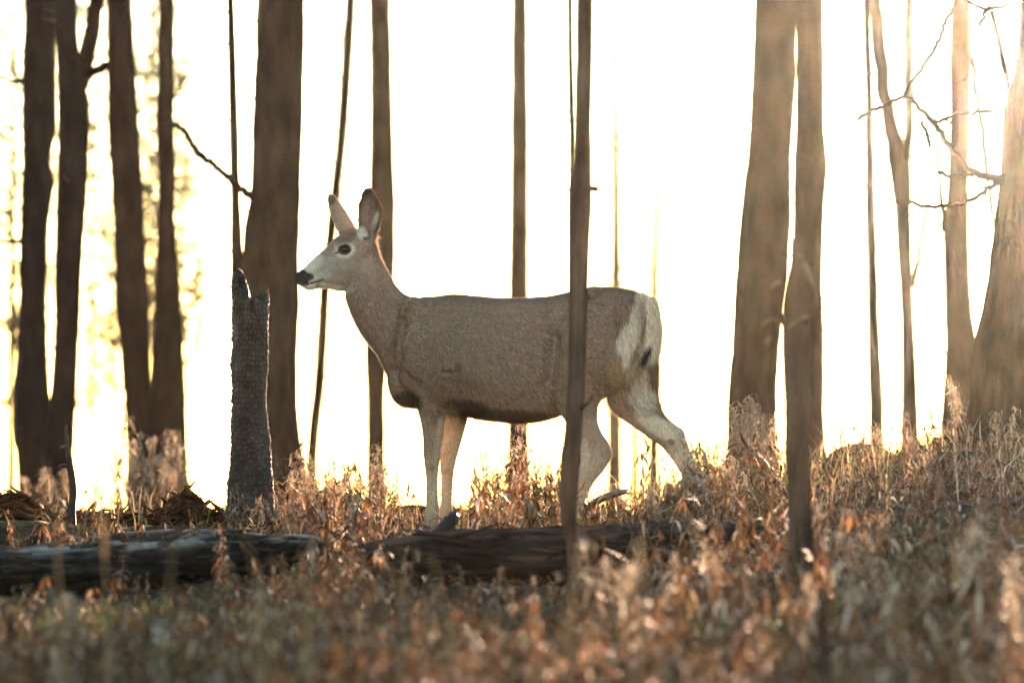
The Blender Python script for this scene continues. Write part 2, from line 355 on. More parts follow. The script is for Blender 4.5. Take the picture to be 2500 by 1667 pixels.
tree('tall thin wand-like dead stem between the close pair and the forked tree', 29.0,
     [(-40, 2106.3, 2120.7), (0, 2107.3, 2121.7), (210, 2113.0, 2129.0), (491, 2113.8, 2136.2), (772, 2119.2, 2144.8), (982, 2124.0, 2156.0), (1120, 2123.4, 2158.6)], 5.0, WARM, stubs=8, ns=14)
tree('forked burned tree parting into two narrow stems', 30.0,
     [(395, 2198, 2216), (440, 2186, 2221), (500, 2184, 2222), (596, 2191, 2223), (772, 2202, 2230), (982, 2202, 2240), (1130, 2198, 2246)], 1.2, WARM, stubs=4, crown=False,
     branches=[([(2205, 560, 20), (2200, 480, 30), (2193, 410, 34), (2182, 340, 32), (2170, 281, 27), (2150, 150, 28), (2135, 0, 27), (2118, -160, 24), (2090, -400, 16)], 0), ([(2212, 560, 8), (2213, 480, 16), (2214, 410, 18), (2219, 300, 17), (2219, 150, 18), (2220, 0, 17), (2222, -200, 9), (2224, -400, 6)], .05), ([(2226, 700, 14), (2240, 640, 9), (2258, 540, 8), (2270, 430, 6), (2280, 380, 4)], -.1)])
tree('pale lit burned trunk behind the crossing dead branches', 29.0,
     [(-60, 2326, 2366), (0, 2325, 2367), (140, 2317, 2374), (281, 2321, 2367), (456, 2314, 2363), (561, 2303, 2363), (702, 2307, 2367), (780, 2308, 2372), (842, 2310, 2384), (1000, 2300, 2388), (1120, 2290, 2395)], 8.5, WARM, stubs=8,
     branches=[([(2372, 140, 9), (2390, 270, 9), (2405, 380, 9), (2418, 480, 8), (2426, 560, 5)], -.1), ([(2308, 560, 14), (2300, 500, 9), (2290, 380, 7), (2284, 250, 4)], -.1)])
tree('narrow slanting stem beside the massive furrowed trunk', 29.5,
     [(-60, 2402.9, 2421.1), (0, 2405.2, 2420.8), (91, 2425.9, 2444.1), (175, 2445.6, 2466.4), (300, 2463.3, 2486.7), (600, 2497.0, 2523.0), (1000, 2531.6, 2561.4)], 4.6, WARM, stubs=4, ns=14)
tree('massive furrowed burned trunk with long crossing dead branches, leaning over the slope', 25.2,
     [(-60, 2500, 2650), (0, 2492, 2650), (175, 2478, 2652), (281, 2447, 2652), (421, 2444, 2656), (526, 2431, 2660), (667, 2416, 2664), (760, 2401, 2666), (842, 2381, 2670), (980, 2372, 2674), (1080, 2352, 2685), (1150, 2330, 2700)], 10.0, WARM, stubs=6, ns=110, rough_=.06, furrow=.016,
     branches=[([(2520, 430, 22), (2460, 436, 18), (2402, 428, 15), (2367, 414, 13), (2317, 358, 12), (2282, 302, 11), (2254, 274, 9), (2225, 245, 8), (2205, 235, 7)], -.35),
               ([(2205, 235, 7), (2180, 248, 6), (2156, 260, 6), (2120, 275, 5), (2093, 291, 3)], -.35),
               ([(2205, 236, 7), (2219, 210, 7), (2261, 154, 7), (2285, 110, 7), (2296, 91, 7), (2306, 60, 6), (2332, 7, 6), (2350, -40, 4)], -.35),
               ([(2450, 440, 13), (2430, 449, 10), (2402, 470, 9), (2360, 491, 8), (2296, 505, 6), (2233, 498, 5), (2184, 491, 3)], -.3),
               ([(2290, 300, 6), (2320, 285, 5), (2370, 275, 5), (2420, 272, 3)], -.2), ([(2290, 420, 6), (2330, 432, 6), (2380, 428, 6)], -.25),
               ([(2500, 10, 9), (2440, 18, 7), (2410, 25, 6), (2398, 50, 7), (2392, 60, 4)], -.3), ([(2420, 25, 5), (2380, 15, 4), (2366, 0, 4), (2350, -40, 3)], -.3),
               ([(2270, 360, 4), (2262, 330, 4), (2250, 300, 2)], -.3)])
# the burned stand goes on to both sides of the view
tree('burned trunk standing well past the massive furrowed one', 28.0, [(-60, 3420, 3500), (400, 3414, 3506), (900, 3406, 3514), (1150, 3390, 3530)], 8.0, BROWN)
tree('burned trunk further along from the thick black one', 31.0, [(-60, -720, -640), (400, -726, -634), (900, -732, -630), (1150, -748, -618)], 8.0, DARK)
tree('slim burned trunk at the outer edge of the black stand', 34.0, [(-60, -1010, -966), (400, -1014, -960), (900, -1018, -956), (1150, -1028, -948)], 7.0, MID)
# far, soft trees with thin twiggy stems
def far_tree(label, px, d, wpx, top_py, lean=0, dens=60, spread=1.0, leaf=0.06, col=(.05, .04, .03), lo_py=1000, group='thin trees beyond the rise'):
    z0 = float(terrain(np.array(W(px, 800, d)[0]), np.array(d))); x0 = W(px, 900, d)[0]; zt = W(px, top_py, d)[2]
    o = np.array((x0, d, z0)); root = thing('distant_tree', label, 'tree', o, group)
    n = 14; t = np.linspace(0, 1, n); wob = np.cumsum(rng.normal(size=n)) * .02 * .3
    P = np.stack([lean * t + wob, 0 * t, t * (zt - z0) - .1], -1); R = np.clip(wpx / 2 * d / F * (1.25 - 1.0 * t), .008, 1)
    A = Acc(); A.add(*tube(P, R, 8), np.array(col) * .8); obj('trunk', A.mesh('far_trunk', M_far, True), root)
    A = Acc(); zlo = W(px, lo_py, d)[2] - z0
    for k in range(dens):
        z = rng.uniform(max(zlo, .4), (zt - z0) * .98); f = z / (zt - z0); a = rng.uniform(0, 2 * math.pi); L = spread * rng.uniform(.25, 1) * (1.1 - f * .7)
        c = np.array((np.interp(z, P[:, 2], P[:, 0]), 0, z)); dv = np.array((math.cos(a), math.sin(a), rng.uniform(-.35, .15)))
        pts = [c + dv * L * s + np.array((0, 0, -.15 * L * s * s)) for s in np.linspace(0, 1, 5)]
        A.add(*tube(pts, [.010, .008, .006, .004, .002], 4), np.array(col))
        if leaf:
            for m in range(16):
                s = rng.uniform(.15, 1.1); c2 = c + dv * L * s + rng.normal(size=3) * .11
                for r_ in range(2):
                    e = rng.normal(size=(3, 3)) * leaf * .62; A.add(c2 + e, [[0, 1, 2]], None, np.array(col) * rng.uniform(.6, 1.8) + np.array((.004, .008, 0)))
    co = obj('crown', A.mesh('far_crown', M_far), root); co['kind'] = 'stuff'
for lab, px, d, w, tp, dn, sp, lf in [
        ('soft far tree showing beyond the outer side of the close black pair', 20, 52, 22, -80, 50, 1.0, .045), ('far twiggy tree hidden mostly by the thick black trunk of the close pair', 105, 66, 14, -60, 40, .9, .045),
        ('far leafy tree glimpsed between the forked black trunk and the grey-brown one', 232, 58, 12, -60, 50, .8, .05), ('far tree standing behind the grey-brown trunk with the dark stem', 290, 74, 14, -60, 45, 1.0, .055),
        ('far dense-twigged tree filling the gap before the straight dark trunk', 355, 55, 9, -60, 70, .75, .05), ('paler far tree overlapping the gap beside the straight dark trunk', 372, 82, 12, -60, 60, 1.0, .055),
        ('slight far tree with drooping clumps just past the straight dark trunk', 455, 62, 9, 100, 60, .55, .045), ('hair-thin far stem between the straight dark trunk and charred stump', 500, 48, 7, 560, 20, .2, .03),
        ('hazy far tree behind the gap within the close black pair', 150, 84, 12, -40, 45, 1.2, .055), ('far tree with spreading twigs beyond the crumbling rotten heap', -40, 60, 16, -60, 50, 1.2, .055),
        ('pale slender far tree rising directly behind the doe\'s rump', 1503, 62, 46, -60, 46, .3, .03), ('faint far tree with clumped twigs past the doe\'s rump', 1590, 70, 38, -20, 40, .3, .03),
        ('faintest far tree seen between two others above the rump', 1545, 90, 26, 60, 30, .3, .03), ('small far treetop peeping over the middle of the doe\'s back', 1205, 75, 6, 480, 24, .2, .03),
        ('far twiggy tree beside the crooked thin pole by the muzzle', 845, 66, 6, 40, 40, .3, .03), ('ghostly far spire beside the leaning thick trunk', 1745, 80, 18, 330, 30, .25, .03),
        ('short far stem framed between the doe\'s hind legs', 1490, 44, 12, 960, 10, .1, .02), ('thin far stem ending below the doe\'s brisket', 968, 46, 10, 820, 14, .15, .02), ('far slim tree partly behind the white rump', 1562, 52, 18, 560, 20, .2, .025)]:
    far_tree(lab, px, d, w, tp, rng.uniform(-.1, .1), dn, sp, lf)
# ------------------------------------------------------------------ stumps and fallen logs
def char_pattern(ph, zs, cell_h, cells, seed):
    """blocky char: distance to cell borders of jittered cells on a cylinder (0 at cracks, 1 inside)"""
    r = np.random.default_rng(seed); nz = int((zs.max() - zs.min()) / cell_h) + 3
    jx = r.random((nz, cells)) * .8; jz = r.random((nz, cells)) * .8; hgt = r.random((nz, cells))
    u = ph / (2 * math.pi) * cells; v = (zs - zs.min()) / cell_h
    U, Vv = np.meshgrid(u, v); iu = np.floor(U).astype(int); iv = np.floor(Vv).astype(int)
    d1 = np.full(U.shape, 9.); d2 = np.full(U.shape, 9.); hh = np.zeros(U.shape)
    for a in (-1, 0, 1):
        for b in (-1, 0, 1):
            ci = (iu + a) % cells; cj = np.clip(iv + b, 0, nz - 1)
            dd = np.hypot(U - (iu + a + .1 + jx[cj, ci]), Vv - (iv + b + .1 + jz[cj, ci])); m = dd < d1
            hh = np.where(m, hgt[cj, ci], hh); d2 = np.where(m, d1, np.minimum(d2, dd)); d1 = np.where(m, dd, d1)
    return np.clip((d2 - d1) * 2.6, 0, 1), hh
def stump():
    d = 23.1; nr, ns = 330, 150
    prof = [(1275, 548, 676), (1230, 552, 669), (1166, 557, 668), (1103, 561, 662), (1040, 563, 655), (977, 565, 651), (893, 564, 654), (808, 568, 656), (745, 566, 657), (700, 563, 657), (655, 566, 656)]
    py = np.linspace(1275, 655, nr); xl = np.interp(-py, [-p[0] for p in prof], [p[1] for p in prof]); xr = np.interp(-py, [-p[0] for p in prof], [p[2] for p in prof])
    c = np.array([W((a + b) / 2, y, d) for a, b, y in zip(xl, xr, py)]); r = (xr - xl) / 2 * d / F
    ph = np.arange(ns) * 2 * math.pi / ns; zs = c[:, 2]
    e1, h1 = char_pattern(ph, zs, .021, 26, 3); e2, h2 = char_pattern(ph, zs, .008, 60, 4)
    Pn = np.stack([np.cos(ph)[None] * 2 + 0 * zs[:, None], np.sin(ph)[None] * 2 + 0 * zs[:, None], zs[:, None] * 9 + 0 * ph[None]], -1)
    big = fbm(Pn, .8, 3)
    patch = np.clip(.6 + 1.2 * fbm(Pn * .9 + 31, 1, 3), .1, 1.3)
    rad = r[:, None] * (1 + .085 * big) - .0075 * (1 - e1) * patch + .007 * (h1 - .5) * patch - .002 * (1 - e2) + .001 * h2
    for (hy, hp, hr) in ((890, math.pi, .10), (865, 4.0, -.14), (955, 4.4, -.22), (1120, 4.3, -.2), (835, 5.0, -.15), (700, 3.7, -.08), (1180, 3.6, .08)):
        zc = W(600, hy, d)[2]; dphi = np.angle(np.exp(1j * (ph - hp)))
        rad += r[:, None] * hr * np.exp(-(dphi[None] / .3) ** 2 - ((zs[:, None] - zc) / .028) ** 2)
    V = np.stack([c[:, 0][:, None] + rad * np.cos(ph)[None], d + rad * np.sin(ph)[None], zs[:, None] + 0 * ph[None]], -1)
    # two-pronged broken top: clip heights by direction
    px = 1250 + F * V[..., 0] / V[..., 1]
    lim = np.interp(px, [560, 566, 580, 592, 600, 607, 611, 618, 622, 634, 645, 652, 660], [700, 680, 657, 668, 690, 715, 770, 772, 735, 716, 735, 722, 735]) + 8 * noise3(V, 60)
    zl = W(600, 0, d)[2] - lim * (d / F) ; V[..., 2] = np.minimum(V[..., 2], zl)
    V = V.reshape(-1, 3); o = np.array((c[0, 0], d, zs[0] + .02)); V = np.concatenate([V, [c[0]], [V[-ns:].mean(0) - np.array((0, 0, .04))]]) - o
    Q, T = ring_faces(nr, ns)
    cc = (np.array((.021, .0195, .0195)) * (.35 + .65 * e1.ravel()[:, None]) * (.75 + .5 * h1.ravel()[:, None]))
    blue = np.clip(fbm((Pn * .7).reshape(-1, 3) + 5, 1, 3) * 1.3, 0, 1)[:, None]
    cc = cc * (1 - blue * .5) + np.array((.045, .056, .063)) * blue * .5 * (.4 + .6 * e1.ravel()[:, None])
    cc = np.concatenate([cc, [[.02] * 3] * 2])
    me = mesh_np('charred_stump', V, [T, Q], np.clip(cc, .006, 1), True, M_char)
    root = thing('charred_stump', 'tall charred stump with crackled blocky surface and two-pronged broken top', 'stump', o)
    obj('stem', me, root)
stump()
def log(name, label, pts, col, top_col, seed, nseg=220, ns=54, groove=.012, group=None, ends=.07, kind='log', mat=None, moss=0, fibre=(.030, .021, .016)):
    """pts: (px, py of the axis, distance, radius in metres)"""
    P = np.array([np.concatenate([W(x, y, d), [r]]) for x, y, d, r in pts]); P = resample(P, nseg)
    path, rad = P[:, :3], P[:, 3]
    t = np.gradient(path, axis=0); t /= np.linalg.norm(t, axis=1)[:, None]; up = np.array((0, 0, 1.0)); a = np.cross(t, up); a /= np.linalg.norm(a, axis=1)[:, None]; b = np.cross(a, t)
    ph = np.arange(ns) * 2 * math.pi / ns; s = np.concatenate([[0], np.cumsum(np.linalg.norm(np.diff(path, axis=0), axis=1))])
    Pn = np.stack([np.cos(ph)[None] * 6 + 0 * s[:, None] + seed, np.sin(ph)[None] * 6 + 0 * s[:, None], s[:, None] * 1.6 + 0 * ph[None]], -1)
    fib = fbm(Pn, 1.6, 4); cr = np.abs(noise3(Pn + 3, 1.2)); lump = fbm(Pn * .35, 1, 2)
    R = rad[:, None] * (1 + .24 * lump) + groove * (fib - .9 * np.exp(-(cr / .10) ** 2))
    e = np.minimum(s, s[-1] - s); jag = ends * noise3(np.stack([np.cos(ph) * 5, np.sin(ph) * 5, 0 * ph + seed], -1), 1)
    R = R * (1 - .25 * np.exp(-e / .02))[:, None]
    V = path[:, None] + R[..., None] * (np.cos(ph)[None, :, None] * a[:, None] + np.sin(ph)[None, :, None] * b[:, None])
    endw = np.exp(-s / .08)[:, None] * -1 + np.exp(-(s[-1] - s) / .08)[:, None]
    V = V + t[:, None] * (endw * jag[None])[..., None]
    topw = sstep(.35, .98, np.sin(ph))[None] * np.clip(.5 + 2.2 * fbm(Pn * 1.3 + 11, 1, 4), 0, 1)
    cc = np.array(col)[None, None] * (1 + .5 * fib[..., None]); cc = cc * (1 - topw[..., None]) + np.array(top_col) * topw[..., None]
    rib = np.clip(fbm(Pn * np.array((1.5, 1.5, .8)) + 41, 1.7, 3) * 2.2 - .25, 0, 1)[..., None]; cc = cc + np.array(fibre) * rib
    cc = cc * (.3 + .7 * np.clip(cr / .16, 0, 1))[..., None]
    if moss:
        mw = np.clip(fbm(Pn * .5 + 21, 1, 3) * 2 + moss - .4, 0, 1) * sstep(-.6, .6, np.sin(ph))[None]
        cc = cc * (1 - mw[..., None]) + np.array((.035, .042, .010)) * mw[..., None]
    V = V.reshape(-1, 3); o = path.mean(0); V = np.concatenate([V, path[:1], path[-1:]]) - o; Q, T = ring_faces(nseg, ns)
    cc = np.concatenate([cc.reshape(-1, 3), [[.02, .016, .013]] * 2])
    root = thing(name, label, kind, o, group); obj('wood', mesh_np(name, V, [T, Q], np.clip(cc, .006, 1), True, mat or M_log), root)
    return root, o
GREY = (.19, .178, .165)
lg, o = log('fallen_log', 'weathered fallen log with pale grey top running to the foot of the charred stump', [(-120, 1405, 19.4, .085), (150, 1392, 19.7, .085), (330, 1378, 20.0, .085), (520, 1356, 20.4, .078), (668, 1350, 20.6, .070), (770, 1346, 20.8, .055)], (.010, .008, .007), GREY, 1, groove=.021)
log('fallen_log', 'charred black fallen log with broken stub, lying before the doe\'s feet', [(890, 1366, 20.2, .05), (965, 1364, 20.2, .072), (1030, 1362, 20.2, .088), (1150, 1363, 20.2, .10), (1380, 1358, 20.3, .10), (1560, 1342, 20.5, .087), (1740, 1322, 20.6, .07), (1880, 1300, 21.2, .055)], (.011, .0085, .0075), (.045, .037, .033), 2, groove=.025)
def flakes(root, pts, n, col):
    """loose slabs and splinters of charred wood along a log"""
    P = resample(np.array([np.concatenate([W(x, y, d), [r]]) for x, y, d, r in pts]), 80); o_ = np.array(root.location); protos = []
    for k in range(7):
        L = rng.uniform(.07, .26); w = rng.uniform(.006, .016); h = rng.uniform(.004, .011); V = []; xs = np.linspace(-L / 2, L / 2, 6)
        for q_, x in enumerate(xs):
            tw = (1 - .7 * abs(2 * q_ / 5 - 1)) * rng.uniform(.7, 1.2); cy, cz = rng.normal(size=2) * .003
            V += [(x, cy - w * tw, cz), (x, cy, cz + h * tw), (x, cy + w * tw, cz), (x, cy, cz - h * tw)]
        Q, T = ring_faces(6, 4); V = np.array(V + [(xs[0], 0, 0), (xs[-1], 0, 0)]); protos.append(mesh_np('wood_flake', V, [T, Q], np.tile(np.array(col) * rng.uniform(.4, 1.8), (len(V), 1)) * rng.uniform(.6, 1.3, (len(V), 1)), False, M_log))
    for k in range(n):
        i = rng.integers(2, 78); a = rng.uniform(-.2, math.pi * .62); r = P[i, 3] * rng.uniform(.9, 1.12); tv = P[min(i + 1, 79), :3] - P[i - 1, :3]
        s_ = obj('splinter', protos[k % 7], root, P[i, :3] - o_ + np.array((0, -math.cos(a) * r, math.sin(a) * r))); s_.rotation_euler = (rng.uniform(-1, 1), -math.atan2(tv[2], tv[0]) + rng.normal() * .10, rng.normal() * .10)
logs_ = [o_ for o_ in bpy.data.objects if o_.name.startswith('fallen_log')]
flakes(logs_[0], [(-120, 1405, 19.4, .085), (150, 1392, 19.7, .085), (330, 1378, 20.0, .085), (520, 1356, 20.4, .078), (668, 1350, 20.6, .070)], 80, (.026, .022, .020))
flakes(logs_[1], [(965, 1364, 20.2, .072), (1030, 1362, 20.2, .088), (1150, 1363, 20.2, .10), (1380, 1358, 20.3, .10), (1560, 1342, 20.5, .087), (1740, 1322, 20.6, .07)], 90, (.016, .012, .010))
st = [o_ for o_ in bpy.data.objects if o_.name.startswith('fallen_log')][-1]
A = Acc(); so = np.array(st.location)
pp = [W(1060, 1325, 20.2) - so, W(1085, 1290, 20.17) - so, W(1108, 1262, 20.15) - so, W(1116, 1254, 20.15) - so]
A.add(*tube(resample(pp, 12), np.array([.042, .04, .036, .034, .032, .03, .029, .028, .026, .024, .02, .012]), 14, .008), (.022, .019, .019)); obj('branch_stub', A.mesh('log_stub', M_char, False), st)
log('fallen_log', 'thin dark log resting just behind the pale-topped fallen log', [(215, 1318, 21.6, .018), (330, 1312, 21.8, .024), (450, 1306, 22.0, .022), (560, 1302, 22.3, .016)], (.02, .016, .014), (.17, .15, .14), 3, nseg=120, ns=30, groove=.006)
log('fallen_log', 'mossy dark log at the shaded end of the clearing below shredded bark', [(-120, 1318, 21.9, .058), (40, 1312, 22.0, .062), (150, 1312, 22.3, .05), (230, 1312, 22.5, .03)], (.02, .016, .012), (.05, .04, .022), 4, nseg=130, ns=40, moss=.55)
log('fallen_log', 'dark log half buried in dry plants under the massive furrowed trunk', [(1975, 1282, 21.0, .05), (2120, 1276, 21.1, .055), (2280, 1268, 21.2, .055), (2420, 1256, 21.4, .055), (2620, 1248, 21.6, .06)], (.035, .024, .018), (.085, .062, .048), 5, groove=.014)
log('log_piece', 'short broken piece of burned log at the foot of the close pair of trunks', [(1965, 1196, 25.6, .035), (2010, 1193, 25.6, .042), (2075, 1196, 25.6, .04), (2100, 1200, 25.6, .03)], (.05, .036, .028), (.16, .13, .11), 6, nseg=70, ns=34, kind='log')
log('log_piece', 'low dark burned log between the doe\'s forelegs, on the ground behind', [(940, 1262, 25.0, .025), (1000, 1252, 25.1, .034), (1060, 1256, 25.2, .03), (1120, 1262, 25.3, .02)], (.014, .011, .010), (.03, .026, .025), 7, nseg=70, ns=34)
log('log_piece', 'grey branch end jutting up behind the doe\'s near hind hock', [(1420, 1250, 24.6, .012), (1460, 1222, 24.6, .016), (1500, 1206, 24.65, .016), (1530, 1200, 24.7, .012)], (.05, .045, .042), (.20, .19, .19), 8, nseg=60, ns=24, groove=.004)
log('log_piece', 'dark reddish stick lying in the brown plants of the near slope', [(2230, 1470, 16.6, .016), (2320, 1455, 16.6, .024), (2420, 1440, 16.7, .02)], (.045, .022, .014), (.07, .035, .022), 9, nseg=50, ns=20, groove=.004)
# rotten, shredded logs: core and loose splinters
def rotten(label, pts, n, seed):
    root, o = log('rotten_log', label, pts, (.022, .012, .007), (.075, .036, .017), seed, nseg=160, ns=44, groove=.03, kind='log', mat=M_rot, ends=.05)
    P = resample(np.array([np.concatenate([W(x, y, d), [r]]) for x, y, d, r in pts]), 60)
    protos = []
    for k in range(8):
        L = rng.uniform(.07, .19); w = rng.uniform(.007, .02); h = rng.uniform(.003, .009)
        xs = np.linspace(-L / 2, L / 2, 5); V = []
        for q_, x in enumerate(xs):
            tw = 1 - .75 * abs(2 * q_ / 4 - 1); cy = rng.normal() * .004; cz = rng.normal() * .003
            V += [(x, cy - w * tw, cz), (x, cy, cz + h * tw), (x, cy + w * tw, cz), (x, cy, cz - h * tw)]
        Q, T = ring_faces(5, 4); V = np.array(V + [(xs[0], 0, 0), (xs[-1], 0, 0)])
        c = np.array((.075, .036, .018)) * rng.uniform(.2, 1.3); protos.append(mesh_np('wood_splinter', V, [T, Q], np.tile(c, (len(V), 1)) * rng.uniform(.6, 1.3, (len(V), 1)), False, M_rot))
    for k in range(n):
        i = rng.integers(0, 60); a = rng.uniform(.1, math.pi - .1); r = P[i, 3] * rng.uniform(.85, 1.2)
        s = obj('splinter', protos[k % 8], root, P[i, :3] - o + np.array((rng.normal() * .01, -math.cos(a) * r, math.sin(a) * r)))
        s.rotation_euler = (rng.uniform(-1, 1), rng.normal() * .45, rng.uniform(-.9, .9))
rotten('shredded orange-brown rotten log rising to a dark peak before the charred stump', [(215, 1302, 23.6, .03), (330, 1290, 23.7, .045), (420, 1272, 23.8, .062), (456, 1252, 23.8, .082), (490, 1272, 23.8, .06), (570, 1284, 23.7, .05), (660, 1296, 23.6, .045)], 110, 14)
rotten('crumbling red-brown rotten log heap behind the mossy log', [(-140, 1262, 23.6, .06), (-20, 1258, 23.6, .062), (50, 1252, 23.6, .066), (90, 1272, 23.6, .05), (160, 1286, 23.6, .036), (260, 1300, 23.6, .026)], 100, 15)
rotten('rounded rotten stump mound beside the flared foot of the close pair', [(2020, 1160, 26.2, .06), (2070, 1148, 26.2, .10), (2120, 1146, 26.2, .10), (2175, 1160, 26.2, .06)], 40, 16)
rotten('dark root mound against the foot of the massive furrowed trunk', [(2230, 1150, 25.3, .05), (2290, 1128, 25.2, .085), (2350, 1118, 25.1, .09), (2420, 1130, 25.0, .07)], 40, 17)
# little burned saplings and broken poles
def pole(name, label, d, prof, col, stubs=(), ztop=None, cat='sapling', mat=None, ns=22):
    zt = W(0, prof[0][0], d)[2]
    me, o = trunk_mesh(name, d, prof, zt, col, .2, ns, .08, rng.uniform(0, 50), 0, True, .012, mat or M_bark)
    root = thing(name, label, cat, o); obj('stem', me, root)
    for pts in stubs:
        P = np.array([W(x, y, d - .03 * k) for k, (x, y, w) in enumerate(pts)]); R = np.array([w / 2 * d / F for _, _, w in pts])
        A = Acc(); PR = resample(np.concatenate([P, R[:, None]], 1), 10); A.add(*tube(PR[:, :3] - o, PR[:, 3], 6, .002), np.array(col)); obj('branch_stub', A.mesh('stub', mat or M_bark), root)
    return root, o
pole('burned_sapling', 'short twisted black sapling with stub twigs in front of the paired black trunks', 23.2, [(1064, 158, 164), (1085, 158, 168), (1109, 160, 175), (1148, 163, 182), (1196, 172, 190), (1239, 166, 184), (1280, 164, 186)], (.018, .015, .014),
     [[(165, 1090, 8), (152, 1090, 7), (146, 1094, 5)], [(170, 1138, 9), (150, 1136, 8), (143, 1142, 5)], [(163, 1072, 5), (158, 1056, 3)]], mat=M_char)
rt, o = pole('broken_pole', 'blurred broken-off young trunk with splintered top in front of the close pair', 17.8, [(612, 1936, 1956), (650, 1926, 1972), (720, 1908, 1978), (800, 1906, 1980), (900, 1912, 1978), (1100, 1918, 1978), (1300, 1926, 1984), (1430, 1932, 2000), (1540, 1940, 2014)], (.040, .029, .024),
     [[(1930, 800, 30), (1900, 770, 20), (1886, 735, 12)], [(1950, 640, 26), (1972, 680, 22), (1990, 740, 20), (1968, 790, 16)]], cat='tree trunk', ns=30)
A = Acc()
for a, b, w in (((1948, 618), (1985, 695), 12), ((1975, 770), (1925, 800), 10), ((1905, 690), (1880, 705), 8), ((1860, 795), (1900, 780), 7), ((1870, 840), (1885, 825), 6)):
    A = Acc(); p0 = W(*a, 17.62) - o; p1 = W(*b, 17.6) - o; A.add(*tube(resample([p0, (p0 + p1) / 2 + np.array((0, -.01, .008)), p1], 8), np.array([.2, .8, 1, 1, .9, .8, .5, .1]) * w / 2 * 18.5 / F, 5), (.10, .078, .062)); obj('splinter', A.mesh('pale_splinter', M_log), rt)
pole('broken_pole', 'thin dark broken stick standing in the near brown plants', 14.2, [(1440, 2000, 2010), (1500, 1996, 2018), (1580, 1996, 2028), (1680, 2004, 2040)], (.04, .026, .02), cat='stick', ns=12)
# pale bark chip
V = np.array([(math.cos(a) * .030 * (1 + .3 * math.sin(3 * a)), .006 * math.sin(2 * a), math.sin(a) * .042 * (1 + .2 * math.cos(2 * a))) for a in np.arange(12) * 2 * math.pi / 12]); V2 = V + np.array((.002, .005, .003))
Q = np.array([(k, (k + 1) % 12, 12 + (k + 1) % 12, 12 + k) for k in range(12)]); T = np.array([(k, (k + 1) % 12, 24) for k in range(12)] + [(12 + (k + 1) % 12, 12 + k, 25) for k in range(12)])
V = np.concatenate([V, V2, [(0, -.010, 0)], [(0.002, .012, .002)]])
ch = obj('bark_chip', mesh_np('bark_chip', V, [T, Q], np.tile((.32, .31, .29), (26, 1)), True, M_log)); ch.location = W(393, 1545, 16.4); ch.rotation_euler = (.3, .5, .2)
tag(ch, 'pale curled bark chip lying below the pale-topped fallen log', 'bark')
# ------------------------------------------------------------------ the deer
PSI = math.radians(20.0)                       # rump turned towards the camera
LB = np.array((math.sin(PSI), math.cos(PSI), 0.0))
HEADYAW = math.radians(-9.0)
LH = np.array((math.sin(HEADYAW), math.cos(HEADYAW), 0.0))
def dep(px): return DEER_D - (px - 1270.0) / 591.0 * math.tan(PSI)
def superring(c, u, v, p=2.2, k=0.1, ns=36):
    ph = np.arange(ns) * 2 * math.pi / ns
    cs, sn = np.cos(ph), np.sin(ph)
    a = np.sign(cs) * np.abs(cs) ** (2 / p); b = np.sign(sn) * np.abs(sn) ** (2 / p)
    return c[None] + b[:, None] * u[None] + (a * (1 - k * b))[:, None] * v[None]
class Loft:
    def __init__(s): s.rings = []
    def sec(s, top, bot, w, d, L, p=2.2, k=0.1):
        t = W(*top, d); b = W(*bot, d); s.rings.append(((t + b) / 2, (t - b) / 2, L * w, p, k))
    def mesh(s, sub=5, ns=36):
        # smooth interpolation of the sections
        A = np.array([np.concatenate([c, u, v, [p, k]]) for c, u, v, p, k in s.rings])
        A = resample(A, (len(A) - 1) * sub + 1)
        V = np.concatenate([superring(a[:3], a[3:6], a[6:9], a[9], a[10], ns) for a in A])
        V = np.concatenate([V, A[:1, :3], A[-1:, :3]])
        Q, T = ring_faces(len(A), ns)
        return V, T, Q
DA = Acc()
def blob(px, py, d, rx, rz, ry, rot=0.0, L=LB):
    """ellipsoid: rx,rz in photo pixels (rot degrees in the picture plane), ry metres in depth"""
    c = W(px, py, d); m = d / F; th = np.linspace(0, math.pi, 13)[1:-1]; ph = np.arange(20) * 2 * math.pi / 20
    ex = np.array((math.cos(math.radians(rot)), 0, math.sin(math.radians(rot)))); ez = np.array((-ex[2], 0, ex[0]))
    V = [c + math.sin(t) * (math.cos(p) * ex * rx * m + math.sin(p) * L * ry) + math.cos(t) * ez * rz * m for t in th for p in ph]
    V = np.array(V); V = np.concatenate([V, [c + ez * rz * m], [c - ez * rz * m]])
    Q, T = ring_faces(11, 20); DA.add(V, T, Q)
# trunk
lo = Loft()
for t, b, w in [((950, 850), (955, 930), .035), ((962, 790), (966, 975), .085), ((990, 735), (988, 993), .115), ((1030, 727), (1022, 997), .138),
                ((1070, 724), (1068, 1002), .155), ((1106, 719), (1110, 1011), .172), ((1157, 723), (1165, 1022), .19), ((1210, 727), (1215, 1028), .203),
                ((1288, 727), (1275, 1031), .205), ((1350, 722), (1330, 1024), .192), ((1400, 712), (1375, 1008), .178), ((1450, 705), (1425, 985), .168),
                ((1500, 702), (1475, 962), .160), ((1540, 709), (1520, 940), .148), ((1570, 722), (1558, 905), .120), ((1588, 755), (1582, 860), .07)]:
    lo.sec(t, b, w, dep((t[0] + b[0]) / 2), LB, 2.25, 0.14)
DA.add(*lo.mesh())
